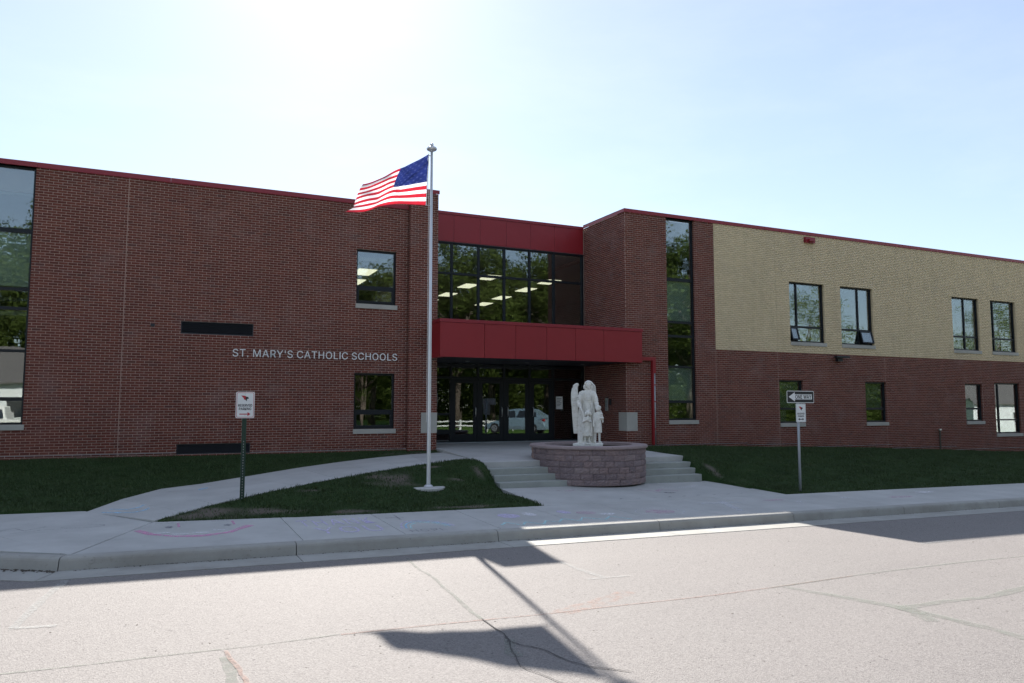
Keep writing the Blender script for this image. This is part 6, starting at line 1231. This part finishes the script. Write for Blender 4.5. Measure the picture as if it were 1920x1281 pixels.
def make_house(x0, x1, y0, y1, zb, h, rh, label, nm='house', wins=3):
    t = empty(nm, ((x0 + x1) / 2, (y0 + y1) / 2, zb), label=label, cat=nm.replace('_', ' '))
    m = MB(); m.box(x0, x1, y0, y1, zb, zb + h); xm = (y0 + y1) / 2
    m.poly([(x0, y0, zb + h), (x0, y1, zb + h), (x0, xm, zb + h + rh)][::-1]); m.poly([(x1, y0, zb + h), (x1, y1, zb + h), (x1, xm, zb + h + rh)]); w_ = m.build('wall', M['siding'], t)
    lb = MB()
    for i in range(int(h / 0.2)): z = zb + 0.1 + i * 0.2; lb.quad((x0, y1 + 0.004, z), (x1, y1 + 0.004, z), (x1, y1 + 0.018, z - 0.015), (x0, y1 + 0.018, z - 0.015)); lb.quad((x0, y1 + 0.018, z - 0.015), (x1, y1 + 0.018, z - 0.015), (x1, y1 + 0.004, z - 0.19), (x0, y1 + 0.004, z - 0.19))
    lb.build('siding', M['siding'], t)
    r = MB(); o_ = 0.45
    for s, ya in ((1, y1 + o_), (-1, y0 - o_)):
        k = rh / ((y1 - y0) / 2); ze = zb + h - k * o_; a = (x0 - o_, ya, ze); b = (x1 + o_, ya, ze); c = (x1 + o_, xm, zb + h + rh); d = (x0 - o_, xm, zb + h + rh)
        r.quad(a, b, c, d) if s > 0 else r.quad(b, a, d, c); r.quad(*[(p_[0], p_[1], p_[2] + 0.12) for p_ in (a, b, c, d)]); r.quad(a, b, (b[0], b[1], b[2] + .12), (a[0], a[1], a[2] + .12))
    r.build('roof', M['shingle'], t)
    for i in range(wins):
        cx = x0 + (i + 0.5) * (x1 - x0) / wins; wf = MB().box(cx - 0.55, cx + 0.55, y1 + 0.02, y1 + 0.07, zb + 1.0, zb + 2.2).build('window', M['white'], t); MB().box(cx - 0.47, cx + 0.47, y1 + 0.071, y1 + 0.08, zb + 1.08, zb + 2.12).build('pane', M['carglass'], wf)
    return t
make_house(-17, -6, -42, -34, -1.7, 3.4, 2.2, 'white sided house across the street at the left', wins=3)
gar = make_house(78, 92, -40, -32, -2.6, 3.2, 2.0, 'white garage with low gable roof far along the street', 'garage', wins=1)
make_house(4, 13, -66, -58, -1.6, 4.5, 2.5, 'pale house set back behind the round tree', wins=3)
fe = empty('fence', (25, -33.5, -1.9), label='long white board rail fence on the verge across the street', cat='fence')
for i in range(8): x = 18 + 2.4 * i; MB().box(x - 0.05, x + 0.05, -33.55, -33.45, -2.1 - 0.0118 * x, -0.75 - 0.0118 * x).build('post', M['white'], fe)
for z in (-0.9, -1.25): MB().box(18, 34.8, -33.44, -33.41, z - 0.3, z - 0.2).build('rail', M['white'], fe)

def make_car(x0, yc, zb, length, width, height, body, label, nm, truck=False):
    t = empty(nm, (x0 + length / 2, yc, zb), label=label, cat='car' if not truck else 'truck'); L, Wd, Hh = length, width / 2, height
    if not truck:
        prof = [(0.0, .32), (0.02, .55), (.06, .68), (.2, .80), (.27, .86), (.36, 1.0), (.6, 1.0), (.85, .97), (.96, .92), (.99, .6), (1.0, .35)]
        green = [(.25, .86), (.40, 1.52), (.55, 1.6), (.78, 1.55), (.93, 1.15), (.965, .95)]
    else:
        prof = [(0.0, .45), (0.01, .8), (.03, 1.05), (.2, 1.15), (.27, 1.18), (.55, 1.2), (.6, 1.22), (.98, 1.22), (1.0, 1.15), (1.0, .5)]
        green = [(.25, 1.18), (.33, 1.82), (.4, 1.9), (.55, 1.9), (.585, 1.2)]
    k = Hh / (1.6 if not truck else 1.9); m = MB()
    top = [(x0 + L * a, z * k) for a, z in prof]; NX = len(top)
    # cross-sections: sill, widest line, shoulder, deck
    for (x, z) in top:
        e_ = abs((x - x0) / L - 0.5) * 2; w_ = Wd * (1 - 0.16 * e_ ** 4); zs = [0.26, min(z - 0.05, 0.5), z - 0.06, z]; ww = [w_ * 0.96, w_, w_ * 0.97, w_ * 0.86]
        for a, b in zip(ww, zs): m.v.append((x, yc - a, zb + b))
        for a, b in zip(reversed(ww), reversed(zs)): m.v.append((x, yc + a, zb + b))
    for i in range(NX - 1):
        for j in range(8): a = i * 8 + j; b = i * 8 + (j + 1) % 8; m.f.append((a, a + 8, b + 8, b))
    m.f.append(tuple(range(8))); m.f.append(tuple(reversed(range((NX - 1) * 8, NX * 8)))); bd = m.build('body', body, t, smooth=False, bevel=0.02)
    g = MB(); G_ = [(x0 + L * a, z * k) for a, z in green]; n_ = len(G_)
    zmin = G_[0][1] - 0.02
    for s in (-1, 1):
        for (x, z) in G_: f_ = (z - zmin) / (Hh - zmin); g.v.append((x, yc + s * Wd * (0.9 - 0.2 * f_), zb + z))
    for i in range(n_ - 1): g.f.append((i, i + 1, i + 1 + n_, i + n_))
    g.f.append(tuple(range(n_))); g.f.append(tuple(reversed(range(n_, 2 * n_)))); g.build('cabin', body, t, bevel=0.02)
    # side windows and windscreens, proud of the cabin
    def sidewin(fa, fb, lo, hi):
        for s in (-1, 1):
            P = []
            for fx_, fz in ((fa, lo), (fb, lo), (fb - 0.012, hi), (fa + 0.03, hi)):
                z = fz * k; f_ = (z - zmin) / (Hh - zmin); P.append((x0 + L * fx_, yc + s * (Wd * (0.9 - 0.2 * f_) + 0.012), zb + z))
            w_ = MB().poly(P if s < 0 else P[::-1]); w_.build('side_window', M['carglass'], t)
    if not truck: sidewin(.345, .52, 1.03, 1.47); sidewin(.535, .71, 1.03, 1.47); sidewin(.725, .86, 1.06, 1.40)
    else: sidewin(.31, .42, 1.24, 1.75); sidewin(.43, .55, 1.24, 1.75)
    a, b = G_[0], G_[1]; w0, w1 = Wd * 0.82, Wd * 0.68; MB().quad((a[0] + 0.03, yc - w0, zb + a[1] + 0.06), (a[0] + 0.03, yc + w0, zb + a[1] + 0.06), (b[0] - 0.045, yc + w1, zb + b[1] - 0.02), (b[0] - 0.045, yc - w1, zb + b[1] - 0.02)).build('windscreen', M['carglass'], t)
    for wx in (0.185, 0.80) if not truck else (0.17, 0.8):
        for s in (-1, 1):
            X = x0 + L * wx; Rw = 0.34 if not truck else 0.4; y_o = yc + s * (Wd + 0.005); y_i = yc + s * (Wd - 0.22)
            wh = MB().tube([(X, y_i, zb + Rw), (X, y_o, zb + Rw)], Rw, 28).build('wheel', M['tyre'], t); MB().tube([(X, y_o - s * 0.01, zb + Rw), (X, y_o + s * 0.008, zb + Rw)], Rw * 0.66, 24).build('rim', M['steel'], wh)
            MB().tube([(X, yc + s * (Wd - 0.2), zb + Rw), (X, y_o - s * 0.012, zb + Rw)], Rw * 1.12, 28).build('wheel_arch', M['black'], t)
            for q_ in range(5):
                an = q_ * 1.2566 + 0.6; MB().tube([(X + Rw * .32 * math.cos(an), y_o + s * 0.004, zb + Rw + Rw * .32 * math.sin(an)), (X + Rw * .32 * math.cos(an), y_o + s * 0.012, zb + Rw + Rw * .32 * math.sin(an))], Rw * 0.1, 8).build('rim_hole', M['black'], wh)
    for s in (-1, 1):
        MB().ell((x0 + 0.2, yc + s * Wd * 0.78, zb + 0.68 * k), (0.2, 0.1, 0.09)).build('headlight', M['lens'], t, smooth=True) if False else Blob().ell((x0 + 0.2, yc + s * Wd * 0.78, zb + 0.66 * k), (0.22, 0.12, 0.085)).build('headlight', M['lens'], t, smooth=True)
        Blob().ell((x0 + L - 0.12, yc + s * Wd * 0.8, zb + 0.85 * k), (0.09, 0.07, 0.09)).build('tail_light', M['tail'], t, smooth=True)
        Blob().ell((x0 + L * 0.33, yc + s * (Wd + 0.08), zb + 1.02 * k), (0.07, 0.1, 0.07)).build('mirror', body, t, smooth=True)
    return t
cr = make_car(22.0, -25.65, -1.86, 4.75, 1.9, 1.76, M['carpaint'], 'light blue wagon parked across the street beside the far kerb', 'parked_car')
cr.location = (24.35, -25.65, -1.86); cr.rotation_euler = (0, 0, 0.81)
make_car(-10.3, -26.4, road_z(-8, -27) + 0.005, 5.6, 1.95, 1.9, M['trucktpaint'], 'white pickup truck parked across the street at the left', 'parked_truck', True)
